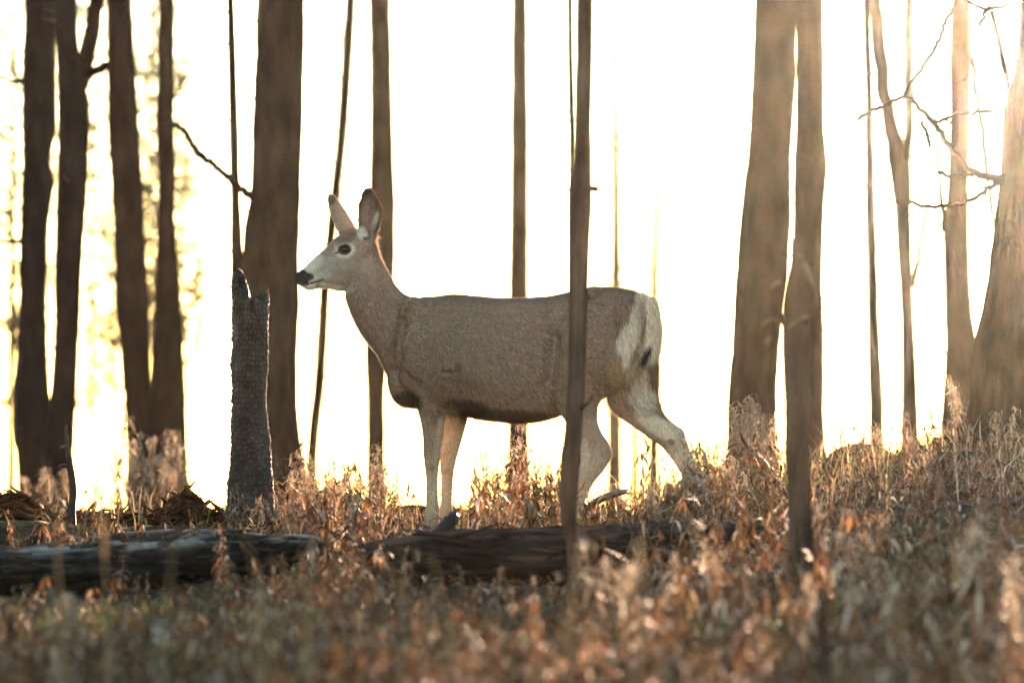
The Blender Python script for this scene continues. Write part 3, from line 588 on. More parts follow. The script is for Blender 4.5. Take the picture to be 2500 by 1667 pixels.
# neck, turning from the body's to the head's direction
lo = Loft()
NK = [((1065, 745), (960, 945), .115), ((1015, 728), (925, 868), .098), ((985, 717), (893, 830), .082), ((964, 693), (868, 790), .072),
      ((950, 668), (852, 753), .065), ((938, 646), (843, 724), .060), ((928, 627), (846, 700), .056), ((921, 605), (852, 672), .05)]
for i, (t, b, w) in enumerate(NK):
    f = i / (len(NK) - 1); a = PSI * (1 - f) + HEADYAW * f; L = np.array((math.sin(a), math.cos(a), 0))
    lo.sec(t, b, w, dep(1010) + (dep(925) - .02 - dep(1010)) * f, L, 2.1, 0.08)
DA.add(*lo.mesh())
# head
HD0 = dep(925) - .02
def hdep(px): return HD0 - (885 - px) / 591.0 * math.sin(-HEADYAW)
lo = Loft()
for t, b, w, p in [((722, 671), (727, 691), .012, 2.4), ((728, 663), (731, 698), .021, 2.5), ((738, 657), (741, 704), .026, 2.5), ((752, 643), (757, 708), .029, 2.4), ((768, 627), (776, 705), .031, 2.3),
                   ((783, 615), (795, 704), .036, 2.2), ((803, 596), (815, 708), .045, 2.1), ((822, 577), (830, 711), .053, 2.1), ((845, 563), (848, 708), .057, 2.1),
                   ((870, 558), (868, 700), .056, 2.1), ((895, 564), (885, 685), .052, 2.1), ((914, 583), (900, 660), .042, 2.1), ((921, 602), (912, 640), .02, 2.1)]:
    lo.sec(t, b, w, hdep((t[0] + b[0]) / 2), LH, p, 0.16)
DA.add(*lo.mesh())
for s in (-1, 1):                              # brow, cheek and jaw relief on both sides
    o = LH * s
    blob(838 - (12 if s > 0 else 0), 594, hdep(836) + s * .043, 21, 9, .016, 28, LH)      # brow ridge
    blob(858, 620, hdep(858) + s * .045, 16, 16, .013, 0, LH)
    blob(838, 630, hdep(838) + s * .040, 22, 9, .013, 12, LH)     # cheekbone below the eye
    blob(862, 668, hdep(862) + s * .032, 34, 26, .022, 10, LH)    # jaw muscle
    blob(749, 676, hdep(748) + s * .017, 12, 11, .010, 0, LH)     # nostril wing
    blob(765, 693, hdep(765) + s * .018, 22, 8, .010, 14, LH)     # upper lip
blob(757, 703, hdep(757), 16, 7, .018, 0, LH)                     # chin
# ears: cupped leaves with real thickness
def ear(base, tip, outline, d_base, d_tip, face, cup, thick):
    """outline: half-width pixels left/right along the ear; face: direction the opening looks"""
    base = np.array(base, float); tip = np.array(tip, float); n = len(outline)
    face = np.array(face, float); face /= np.linalg.norm(face)
    o_ = np.array(outline, float); tt = np.linspace(0, 1, 30); A = np.stack([tt, np.interp(tt, o_[:, 0], o_[:, 1]), np.interp(tt, o_[:, 0], o_[:, 2])], 1); nt_ = 17
    F_, B_ = [], []
    for i, (t, cx, hw) in enumerate(A):
        p = base + (tip - base) * t; d = d_base + (d_tip - d_base) * t; m = d / F
        c = W(p[0] + cx, p[1], d)
        for j in range(nt_):
            s = -1 + 2 * j / (nt_ - 1)
            q = c + np.array((1, 0, 0)) * s * hw * m - face * cup * (1 - s * s) * min(1, hw / 22)
            th = thick * (0.35 + 0.65 * (1 - abs(s) ** 3))
            F_.append(q + face * th * .5); B_.append(q - face * th * .5)
    F_ = np.array(F_); B_ = np.array(B_); n = len(A); nn = n * nt_
    i = np.arange(n - 1)[:, None]; j = np.arange(nt_ - 1)[None]
    q = np.stack([i * nt_ + j, i * nt_ + j + 1, (i + 1) * nt_ + j + 1, (i + 1) * nt_ + j], -1).reshape(-1, 4)
    Q = [q, q[:, ::-1] + nn]
    border = [k for k in range(nt_)] + [r * nt_ + nt_ - 1 for r in range(1, n)] + [(n - 1) * nt_ + k for k in range(nt_ - 2, -1, -1)] + [r * nt_ for r in range(n - 2, 0, -1)]
    bb = np.array(border); nb = np.roll(bb, -1)
    Q.append(np.stack([nb, bb, bb + nn, nb + nn], -1))
    DA.add(np.concatenate([F_, B_]), None, np.concatenate(Q))
ear((899, 590), (899, 459), [(0, -2, 16), (.14, -1, 25), (.28, 1, 29), (.45, 4, 32.5), (.6, 4, 32.5), (.74, 2, 28), (.86, 0, 20), (.95, 0, 13), (1.02, 0, 6)],
    hdep(899) - .045, hdep(899) - .075, (-.28, -1, .12), .030, .011)
ear((852, 575), (805, 473), [(0, 0, 26), (.15, 0, 26), (.35, 0, 24), (.55, -1, 22), (.75, -1, 18), (.9, 1, 13), (1, 0, 7)],
    hdep(860) + .045, hdep(840) + .075, (-.45, 1, 0.1), .02, .012)
# legs: (front, rear) pairs down the limb
def leg(secs, lat, d0=None, p=2.1, k=0.0):
    lo = Loft()
    for f, r, w in secs:
        m = (f[0] + r[0]) / 2; d = (d0 if d0 is not None else dep(m)) + lat * math.cos(PSI)
        lo.sec(f, r, w, d, LB, p, k)
    DA.add(*lo.mesh(sub=6, ns=28)); return lo
leg([((975, 850), (1105, 850), .045), ((992, 915), (1108, 925), .052), ((1012, 965), (1104, 965), .046), ((1019, 995), (1096, 990), .041), ((1027, 1024), (1086, 1022), .037),
     ((1032, 1057), (1081, 1057), .031), ((1034, 1093), (1076, 1095), .027), ((1036, 1122), (1074, 1122), .0275), ((1038, 1136), (1072, 1138), .026), ((1040, 1157), (1070, 1157), .021),
     ((1041, 1195), (1068, 1195), .018), ((1041, 1226), (1069, 1226), .0185), ((1037, 1252), (1072, 1252), .021), ((1035, 1272), (1066, 1276), .018), ((1031, 1292), (1066, 1294), .02)], -.088)
leg([((1060, 930), (1140, 930), .05), ((1080, 985), (1146, 985), .042), ((1085, 1022), (1141, 1020), .036), ((1081, 1057), (1132, 1055), .03), ((1078, 1093), (1122, 1090), .027),
     ((1075, 1126), (1112, 1124), .027), ((1076, 1145), (1109, 1142), .025), ((1077, 1168), (1106, 1166), .02), ((1078, 1195), (1104, 1193), .018), ((1076, 1226), (1103, 1224), .0185),
     ((1071, 1250), (1104, 1250), .021), ((1068, 1270), (1098, 1273), .018), ((1064, 1288), (1098, 1290), .02)], .088)
leg([((1415, 740), (1560, 790), .05), ((1370, 830), (1558, 850), .075), ((1342, 905), (1535, 905), .078), ((1338, 945), (1500, 950), .066), ((1354, 985), (1462, 982), .05),
     ((1378, 1023), (1456, 1020), .04), ((1398, 1058), (1468, 1054), .033), ((1411, 1090), (1488, 1085), .028), ((1417, 1118), (1494, 1106), .027), ((1413, 1148), (1478, 1142), .024),
     ((1403, 1182), (1446, 1184), .0195), ((1390, 1216), (1430, 1220), .019), ((1376, 1246), (1414, 1254), .0215), ((1364, 1266), (1398, 1278), .018), ((1354, 1288), (1390, 1298), .02)], -.092)
leg([((1500, 800), (1590, 800), .05), ((1480, 900), (1603, 860), .068), ((1482, 965), (1606, 925), .062), ((1492, 998), (1606, 970), .052), ((1518, 1022), (1613, 1000), .043),
     ((1548, 1042), (1633, 1022), .036), ((1580, 1066), (1652, 1037), .031), ((1614, 1089), (1668, 1050), .0285), ((1634, 1112), (1679, 1083), .026), ((1653, 1140), (1692, 1122), .0215),
     ((1672, 1175), (1708, 1162), .019), ((1692, 1212), (1726, 1204), .019), ((1706, 1246), (1742, 1244), .0215), ((1706, 1270), (1738, 1276), .018), ((1696, 1288), (1732, 1296), .02)], .085)
# muscles and folds
blob(1042, 860, dep(1042) - .135, 66, 80, .036, 20)
blob(1020, 775, dep(1020) - .085, 40, 52, .035, 25)
blob(1085, 940, dep(1085) - .125, 28, 42, .03, 10)      # elbow
blob(1455, 830, dep(1455) - .130, 92, 88, .05, 0)       # haunch
blob(1380, 930, dep(1380) - .125, 34, 60, .028, 20)     # stifle
blob(1495, 712, dep(1495), 40, 12, .05, -4)             # rump hair tuft
blob(1450, 715, dep(1450) - .09, 24, 16, .03, 0)        # hip bone
blob(1588, 812, dep(1580) + .07, 24, 82, .07, 0)        # far buttock
blob(1535, 800, dep(1545) - .075, 36, 80, .07, 8)       # near buttock
blob(1000, 965, dep(1000), 42, 30, .07, -15)            # brisket
# tail
lo = Loft()
for t, b, w in [((1562, 712), (1578, 730), .02), ((1578, 720), (1596, 726), .026), ((1577, 750), (1606, 748), .03), ((1575, 785), (1608, 785), .03), ((1571, 820), (1603, 825), .028), ((1566, 850), (1592, 858), .022), ((1562, 872), (1577, 880), .012), ((1564, 884), (1570, 887), .005)]:
    lo.sec(t, b, w, dep(1592) - .045, LB, 2.0, 0)
DA.add(*lo.mesh())
raw = DA.mesh('deer_raw'); ro = obj('deer_raw', raw)
md = ro.modifiers.new('r', 'REMESH'); md.mode = 'VOXEL'; md.voxel_size = 0.0042
ms = ro.modifiers.new('s', 'SMOOTH'); ms.factor = 0.5; ms.iterations = 7
ev = ro.evaluated_get(bpy.context.evaluated_depsgraph_get()); body = bpy.data.meshes.new_from_object(ev)
bpy.data.objects.remove(ro); bpy.data.meshes.remove(raw); body.name = 'deer_body'
nv = len(body.vertices)
BV = np.empty(nv * 3, np.float32); body.vertices.foreach_get('co', BV); BV = BV.reshape(-1, 3).astype(float)
BN = np.empty(nv * 3, np.float32); body.vertices.foreach_get('normal', BN); BN = BN.reshape(-1, 3).astype(float)
bpx, bpy_ = proj(BV)
# soft relief: shoulder and neck folds, ribs
def groove(pts, wpx, amp, near=True):
    P = resample(np.array(pts, float), 30); d2 = ((bpx[:, None] - P[None, :, 0]) ** 2 + (bpy_[:, None] - P[None, :, 1]) ** 2).min(1)
    m = np.exp(-d2 / wpx ** 2) * (BN[:, 1] < 0)
    return -1.7 * amp * m
dsp = groove([(992, 760), (975, 800), (965, 850), (962, 900)], 15, .016) + groove([(1004, 800), (990, 840), (985, 880)], 8, .004) \
    + groove([(955, 905), (975, 945), (1005, 975)], 9, .009) + groove([(1112, 900), (1104, 940), (1098, 985)], 10, .010) \
    + groove([(1082, 908), (1108, 908)], 6, .007) + groove([(1350, 820), (1345, 870), (1338, 930)], 15, .018) \
    + groove([(1330, 945), (1355, 985)], 8, .006) + groove([(865, 575), (845, 582), (826, 598)], 4, .0035) \
    + groove([(738, 699), (764, 691), (788, 683)], 3.0, .004) + groove([(748, 672), (755, 677)], 4, .007) \
    + groove([(880, 640), (905, 620)], 12, .005) + groove([(1100, 930), (1250, 985), (1320, 960)], 24, .004) \
    + groove([(800, 668), (835, 672)], 10, .003) + groove([(1568, 730), (1570, 790), (1560, 850)], 5, .010)
dsp += .0028 * fbm(BV, 14, 3) + .0012 * fbm(BV + 9, 60, 2)
BV = BV + BN * dsp[:, None]
body.vertices.foreach_set('co', BV.astype(np.float32).ravel()); body.update()
body.vertices.foreach_get('normal', (tmp := np.empty(nv * 3, np.float32))); BN = tmp.reshape(-1, 3).astype(float)
# coat colours: the animal's own markings, with belly shade painted in
C = np.tile(np.array((.184, .128, .096)), (nv, 1))
g = fbm(BV, 5, 3)[:, None]
C = C * (1 + .12 * g)
def spot(px, py, rx, ry, col, a=1.0, rot=0.0, sel=None, hard=2.0):
    global C
    r = math.radians(rot); dx = bpx - px; dy = -(bpy_ - py)
    X = (dx * math.cos(r) + dy * math.sin(r)) / rx; Y = (-dx * math.sin(r) + dy * math.cos(r)) / ry
    q = X * X + Y * Y + 0.25 * fbm(BV, 45, 2)
    w = a * (1 - sstep(1 - 0.9 / hard, 1 + 0.9 / hard, q))
    if sel is not None: w = w * sel
    C = C * (1 - w[:, None]) + np.array(col) * w[:, None]
nearside = (BN[:, 1] < 0.35) * 1.0
spot(1270, 712, 260, 30, (.12, .084, .06), .6)
spot(1110, 840, 120, 90, (.17, .13, .098), .6, hard=1)
spot(1320, 990, 60, 30, (.20, .15, .105), .6, 10)
spot(1220, 1028, 160, 30, (.05, .036, .027), .85)  # this and the next: shade under the belly, painted into the coat
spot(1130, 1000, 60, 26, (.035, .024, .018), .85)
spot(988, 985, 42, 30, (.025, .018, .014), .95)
# rump
CR = (.82, .71, .57)
spot(1562, 760, 24, 62, CR, 1, -12, hard=4); spot(1538, 815, 26, 52, CR, 1, -32, hard=4); spot(1532, 855, 14, 40, CR, 1, -14, hard=4)
spot(1592, 790, 34, 90, CR, 1, 0, hard=3)
spot(1604, 935, 20, 60, (.13, .08, .052), 1, 0, hard=3)
spot(1556, 905, 24, 60, (.48, .39, .29), 1, 0, hard=2); spot(1566, 965, 34, 34, (.60, .53, .44), 1, -20, hard=2)
spot(1600, 1035, 62, 20, (.50, .41, .31), 1, -36, hard=1.5); spot(1500, 1000, 40, 18, (.16, .11, .075), .8, -30)
spot(1648, 1042, 22, 10, (.34, .26, .19), .8, -30)
spot(1508, 915, 26, 48, (.30, .20, .115), .8, 20, hard=1.2); spot(1468, 960, 24, 30, (.16, .115, .08), .6)
spot(1548, 866, 12, 20, (.22, .15, .10), .8, -30); spot(1572, 800, 4, 40, (.17, .12, .085), .8, -6)
spot(1576, 861, 9, 28, (.022, .018, .018), 1, -28, hard=4)
spot(1500, 694, 26, 7, (.20, .13, .08), .9)
# legs
PAL = (.37, .29, .215)
for (x0, y0, rx, ry) in ((1055, 1215, 34, 90), (1090, 1190, 34, 150)): spot(x0, y0, rx, ry, PAL, .9, 0, hard=1.2)
spot(1076, 1070, 8, 70, (.34, .28, .22), .8, -4, hard=1)
spot(1052, 1140, 10, 9, (.17, .12, .085), .8); spot(1088, 1150, 10, 8, (.2, .14, .10), .7)
spot(1105, 1060, 30, 60, (.36, .29, .225), .85, 10, hard=1)
spot(1425, 1200, 46, 100, PAL, .85, -25, hard=1.1); spot(1480, 1106, 14, 12, (.21, .15, .11), .8); spot(1425, 1110, 14, 40, (.40, .33, .26), .7)
spot(1690, 1180, 44, 110, (.38, .30, .225), .9, 20, hard=1.3); spot(1638, 1078, 9, 7, (.10, .065, .045), .9, -20)
# face
spot(800, 650, 62, 34, (.20, .172, .145), .9, 32, hard=1.1); spot(765, 645, 26, 15, (.36, .335, .30), .85, 42, hard=1.1)
spot(785, 672, 40, 10, (.33, .305, .27), .7, 25, hard=1.2)
spot(800, 700, 44, 7, (.50, .47, .42), .85, -6); spot(760, 704, 22, 6, (.52, .50, .46), .9)
spot(850, 704, 26, 12, (.34, .31, .27), .7, 30); spot(872, 676, 40, 22, (.155, .12, .092), .6, 20)
spot(846, 655, 46, 20, (.185, .155, .125), .7, 20, hard=1)
spot(842, 611, 25, 19, (.40, .345, .27), .95, 12, hard=1.6); spot(824, 600, 8, 12, (.44, .38, .29), .6, 40)
spot(841, 609.5, 17, 13, (.02, .014, .011), 1, 10, hard=4); spot(823, 617, 8, 3, (.02, .014, .011), .9, 25, hard=3)
spot(846, 577, 40, 15, (.095, .065, .048), .9, 28); spot(800, 612, 18, 10, (.11, .08, .06), .6, 40)
spot(737, 678, 18, 21, (.009, .008, .009), 1, 20, hard=3); spot(755, 675, 13, 9, (.022, .017, .016), .95, -20, hard=2.5)
spot(742, 697, 12, 4, (.05, .04, .036), .8, 10); spot(768, 690, 24, 2.4, (.025, .018, .015), 1, 15, hard=3)
spot(776, 696, 8, 5, (.05, .036, .03), .8, 20)
# ears
nearear = (bpy_ < 590) * (bpx > 870) * (BN[:, 1] < 0.1) * 1.0
spot(903, 515, 36, 62, (.030, .021, .016), .95, 0, nearear, hard=3); spot(899, 528, 17, 42, (.13, .10, .085), .8, 0, nearear, hard=1); spot(908, 500, 7, 40, (.085, .062, .05), .8, -6, nearear, hard=1)
spot(884, 570, 12, 16, (.44, .42, .38), .9, 15, nearear, hard=1.5); spot(915, 545, 6, 28, (.34, .30, .26), .8, -14, nearear, hard=1.2); spot(893, 582, 8, 5, (.05, .035, .03), .9, 0, nearear)
farear = (bpy_ < 575) * (bpx < 872)
spot(806, 482, 15, 20, (.055, .038, .03), .85, 0, farear * 1.0); spot(835, 540, 20, 26, (.20, .165, .13), .7, 30, farear * 1.0)
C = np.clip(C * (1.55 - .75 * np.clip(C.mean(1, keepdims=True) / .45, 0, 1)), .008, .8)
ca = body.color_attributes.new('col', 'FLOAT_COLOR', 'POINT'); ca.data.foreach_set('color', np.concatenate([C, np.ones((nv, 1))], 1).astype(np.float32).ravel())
body.polygons.foreach_set('use_smooth', np.ones(len(body.polygons), bool))
body.materials.clear(); body.materials.append(M_coat)
org = np.array((float(W(1280, 900, DEER_D)[0]), DEER_D, float(terrain(np.array(W(1280, 900, DEER_D)[0]), np.array(DEER_D)))))
deer = thing('deer', 'grey-brown doe with large ears and white rump standing side-on behind the charred log', 'deer', org)
def dpart(name, me):
    o = obj(name, me, deer); o.location = (-org[0], -org[1], -org[2]); return o
bo = dpart('body', body)
# fur: short hairs lying along the coat
body.calc_loop_triangles()
nt_ = len(body.loop_triangles); TR = np.empty(nt_ * 3, np.int32); body.loop_triangles.foreach_get('vertices', TR); TR = TR.reshape(-1, 3)
A_, B_, C_ = BV[TR[:, 0]], BV[TR[:, 1]], BV[TR[:, 2]]
area = np.linalg.norm(np.cross(B_ - A_, C_ - A_), axis=1)
tpx = bpx[TR].mean(1); tpy = bpy_[TR].mean(1)
wgt = area * np.where(BN[TR[:, 0], 1] < 0.5, 1.0, 0.35)
NH = 230000
pick = rng.choice(nt_, NH, p=wgt / wgt.sum()); r1 = np.sqrt(rng.random(NH)); r2 = rng.random(NH)
bw = np.stack([1 - r1, r1 * (1 - r2), r1 * r2], 1)
R0 = (BV[TR[pick]] * bw[..., None]).sum(1); NN = (BN[TR[pick]] * bw[..., None]).sum(1); NN /= np.linalg.norm(NN, axis=1)[:, None]
HC = (C[TR[pick]] * bw[..., None]).sum(1); hx, hy = tpx[pick], tpy[pick]
back = np.array((math.cos(PSI), -math.sin(PSI), 0))
Dr = np.tile(back * .8 + np.array((0, 0, -.45)), (NH, 1))
jx = rng.normal(size=NH) * 22; headm = (hx + jx < 930) & (hy + jx < 688) | ((hx < 840) & (hy < 712)); Dr[headm] = np.array((.85, 0, -.15))
earm = (hy < 575) & (hx < 940) & (hx > 790); Dr[earm] = np.array((0.0, 0, 1.0))
neckm = (hx < 1000) & (hy > 690) & (hy < 860); Dr[neckm] = np.array((.55, -.1, -.8))
legm = (hy > 1015) & ~((hx > 1150) & (hx < 1370)); Dr[legm] = np.array((.12, 0, -1.0))
rumpm = (hx > 1500) & (hy < 980); Dr[rumpm] = np.array((.25, -.3, -1.0))
Dr = Dr + .22 * rng.normal(size=(NH, 3))
Dr = Dr - NN * (Dr * NN).sum(1)[:, None]; Dr /= np.linalg.norm(Dr, axis=1)[:, None] + 1e-9
Ln = np.full(NH, .019); Ln[headm] = .0085; Ln[earm] = .008; Ln[legm] = .010; Ln[rumpm] = .026
Ln[(hx > 1480) & (hy > 860) & (hy < 1000)] = .032
Ln[(hx > 905) & (hx < 940) & (hy > 550) & (hy < 640)] = .022
Ln[(hx < 770) & (hy < 710)] = .003
eyem = ((hx - 841) / 21) ** 2 + ((hy - 609) / 16) ** 2 < 1
Ln[eyem] = .001
Ln *= rng.uniform(.6, 1.35, NH)
lift = rng.uniform(.12, .55, NH)[:, None]
D1 = Dr + NN * lift; D1 /= np.linalg.norm(D1, axis=1)[:, None]
Sd = np.cross(Dr, NN); wd = np.where(headm | earm | legm, .0007, .0010)[:, None] * rng.uniform(.7, 1.3, NH)[:, None]
P0 = R0 - NN * .001 - Sd * wd; P1 = R0 - NN * .001 + Sd * wd; P2 = R0 + D1 * Ln[:, None] + np.array((0, 0, -.12)) * Ln[:, None]
HV = np.stack([P0, P1, P2], 1).reshape(-1, 3); tri = np.arange(NH * 3).reshape(-1, 3)
var = rng.lognormal(-.04, .42, NH)[:, None]
tipc = np.where(rng.random(NH)[:, None] < .5, HC * var * 1.25 + .012, HC * var * .62)
HCc = np.stack([HC * var * .85, HC * var * .85, tipc], 1).reshape(-1, 3)
fo = dpart('fur', mesh_np('deer_fur', HV, [tri], np.clip(HCc, .006, .95), False, M_fur)); fo['kind'] = 'stuff'
# eyes
for s in (-1, 1):
    ax, az, ay = .0205, .0165, .016
    ex = LH * 0 + np.array((math.cos(HEADYAW), -math.sin(HEADYAW), 0)); tl = math.radians(-8); up = np.array((0, 0, 1.0))
    e1 = ex * math.cos(tl) + up * math.sin(tl); e2 = -ex * math.sin(tl) + up * math.cos(tl)
    th = np.linspace(0, math.pi, 15)[1:-1]; ph = np.arange(24) * 2 * math.pi / 24
    c = W(841 - (0 if s < 0 else 12), 609, hdep(841) + s * .0455)
    V = np.array([c + math.sin(t) * (math.cos(p) * e1 * ax * .72 + math.sin(p) * LH * ay) + math.cos(t) * e2 * az * .62 for t in th for p in ph] + [c + e2 * az * .62, c - e2 * az * .62])
    Q, T = ring_faces(13, 24)
    me = mesh_np('deer_eye', V, [T, Q], np.full((len(V), 3), .02), True, M_eye); dpart('eye', me)
# cloven hooves
def hoof(px, lat, d_toe):
    d = dep(px) + lat * math.cos(PSI); c = W(px, 1285, d); A = Acc()
    gz = float(terrain(np.array(c[0]), np.array(d))); fw = -back
    for s in (-1, 1):
        rings = []
        for t, (h, fx, hw, hl) in enumerate([(c[2] - gz + .002, .010, .0095, .021), ((c[2] - gz) * .6, .016, .0115, .025), (.012, .022, .0125, .030), (-.004, .026, .012, .031)]):
            cc = np.array((c[0], d, gz + h)) + fw * fx + LB * s * .0125
            ph = np.arange(14) * 2 * math.pi / 14
            rings.append([cc + fw * math.cos(p) * hl * (1.0 if math.cos(p) < 0 else 1.15) + LB * math.sin(p) * hw * (1 - .45 * max(0, math.cos(p))) for p in ph])
        V = np.array(rings).reshape(-1, 3); V = np.concatenate([V, [V[:14].mean(0)], [V[-14:].mean(0)]]); Q, T = ring_faces(4, 14)
        A.add(V, T, Q, (.03, .025, .02))
    dpart('hoof', A.mesh('deer_hoof', M_hoof, True))
hoof(1048, -.088, 0); hoof(1081, .088, 0); hoof(1371, -.092, 0); hoof(1712, .085, 0)
# whiskers and lashes
A = Acc()
for k in range(16):
    p = W(740 + rng.uniform(-8, 14), 690 + rng.uniform(-14, 12), hdep(745) - .026); dv = np.array((rng.uniform(-.9, .3), -.5, rng.uniform(-.6, .5))); dv /= np.linalg.norm(dv)
    A.add(*tube([p, p + dv * .02, p + dv * .04 + np.array((0, 0, -.006))], [.0005, .0004, .0002], 3), (.12, .10, .09))
for k in range(10):
    p = W(826 + k * 3.0, 600 - 3 * math.sin(k / 9 * math.pi), hdep(841) - .060); A.add(*tube([p, p + np.array((-.006, -.010, -.004))], [.0007, .0003], 3), (.02, .015, .012))
dpart('whisker', A.mesh('deer_whisker', M_fur))['kind'] = 'stuff'
# ------------------------------------------------------------------ plants
def leaf_strip(A, base, dirv, side, L, w, droop, curl, col, n=4):
    dirv = dirv / np.linalg.norm(dirv); side = side - dirv * side.dot(dirv); side /= np.linalg.norm(side) + 1e-9; nr = np.cross(dirv, side)
    p = base.copy(); V = []; d_ = dirv.copy()
    for k in range(n + 1):
        t = k / n; ww = w * (math.sin(math.pi * min(1, t * .9 + .08)) ** .8) * .5
        V += [p - side * ww + nr * ww * .5, p + side * ww + nr * ww * .5] if k < n else [p]
        d_ = d_ + np.array((0, 0, -droop / n)) + nr * curl / n * math.sin(3 * t); d_ /= np.linalg.norm(d_); p = p + d_ * L / n
    Q = [(2 * k, 2 * k + 1, 2 * k + 3, 2 * k + 2) for k in range(n - 1)]; T = [(2 * n - 2, 2 * n - 1, 2 * n)]
    A.add(np.array(V), T, Q, col)
def curl_pod(A, base, a, L, col, n=9):
    """split seed pod: thin ribbon curling outwards"""
    out = np.array((math.cos(a), math.sin(a), 0)); side = np.array((-out[1], out[0], 0)); th = rng.uniform(.6, 1.2); p = base.copy(); V = []
    k1 = rng.uniform(2.0, 6.5); tw = rng.uniform(-1.2, 1.2)
    for k in range(n + 1):
        t = k / n; w = .0019 * (1.2 - t)
        V += [p - side * w, p + side * w]
        th -= k1 / n * (.3 + 1.4 * t); p = p + (out * math.cos(th) + np.array((0, 0, math.sin(th))) + side * tw * t * .5) * L / n
    A.add(np.array(V), None, [(2 * k, 2 * k + 1, 2 * k + 3, 2 * k + 2) for k in range(n)], col)
BR = np.array((.53, .465, .425)) * np.array([(.20, .108, .052), (.27, .165, .088), (.150, .080, .040), (.33, .23, .145), (.235, .122, .055), (.36, .275, .195), (.10, .056, .032), (.075, .040, .024)])
def fireweed(h, nleaf, npod, seed, pale=0.0, lw=1.0, green=0.0, fluff=0):
    r = random.Random(seed); S, Lf, Pd = Acc(), Acc(), Acc()
    n = 7; t = np.linspace(0, 1, n); bend = r.uniform(-.14, .14), r.uniform(-.14, .14)
    path = np.stack([bend[0] * h * t ** 2, bend[1] * h * t ** 2, h * t], -1); path[1:-1, :2] += rng.normal(size=(n - 2, 2)) * .008 * h
    sc_ = np.array((.22, .13, .075)) * r.uniform(.6, 1.2)
    S.add(*tube(path, np.linspace(.0032, .0012, n) * (.6 + .5 * h), 4), sc_)
    at = lambda f: np.array([np.interp(f, t, path[:, k]) for k in range(3)])
    for k in range(nleaf):
        f = r.uniform(.10, .95 if npod == 0 else .72); a = r.uniform(0, 2 * math.pi); c = BR[r.randrange(len(BR))] * r.uniform(.7, 1.25)
        if r.random() < pale: c = np.array((.28, .22, .175)) * r.uniform(.8, 1.2)
        if r.random() < green: c = np.array((.065, .100, .034)) * r.uniform(.7, 1.4)
        dv = np.array((math.cos(a), math.sin(a), r.uniform(-.5, .9)))
        leaf_strip(Lf, at(f), dv, np.array((-dv[1], dv[0], r.uniform(-.4, .4))), r.uniform(.035, .085) * lw, r.uniform(.006, .013) * lw, r.uniform(.6, 2.6), r.uniform(-2, 2), c)
    for k in range(npod):
        f = r.uniform(.62, 1.0); c = np.array((.29, .215, .15)) * r.uniform(.5, 1.4)
        curl_pod(Pd, at(f), r.uniform(0, 2 * math.pi), r.uniform(.035, .075), c)
    for k in range(fluff):
        c = at(r.uniform(.6, 1)) + rng.normal(size=3) * .012
        for m in range(5):
            e = rng.normal(size=(2, 3)) * .010; Pd.add(np.array((c, c + e[0], c + e[0] + e[1] * .25)), [[0, 1, 2]], None, (.50, .44, .37))
    return S, Lf, Pd
def joined(parts):
    A = Acc()
    for p in parts:
        if p.n: A.add(*(lambda V, T, Q, C: (V, T, Q, C))(*p.arrays()))
    return A.arrays()
# ground-cover variants (heights about 1 m = unit, scaled when placed)
VAR = [joined(fireweed(1.0, 20, 0, s, pale=.10, lw=3.3, green=.05)) for s in range(4)] + [joined(fireweed(1.0, 16, 8, s, pale=.14, lw=3.0, fluff=2)) for s in range(10, 14)] + [joined(fireweed(1.0, 26, 0, s, pale=.05, lw=3.4, green=.02)) for s in range(20, 24)]
GREENV = [joined(fireweed(1.0, 22, 0, s, pale=.1, lw=3.2, green=.75)) for s in range(30, 33)]
def zat(py, d): return W(1250, py, d)[2]
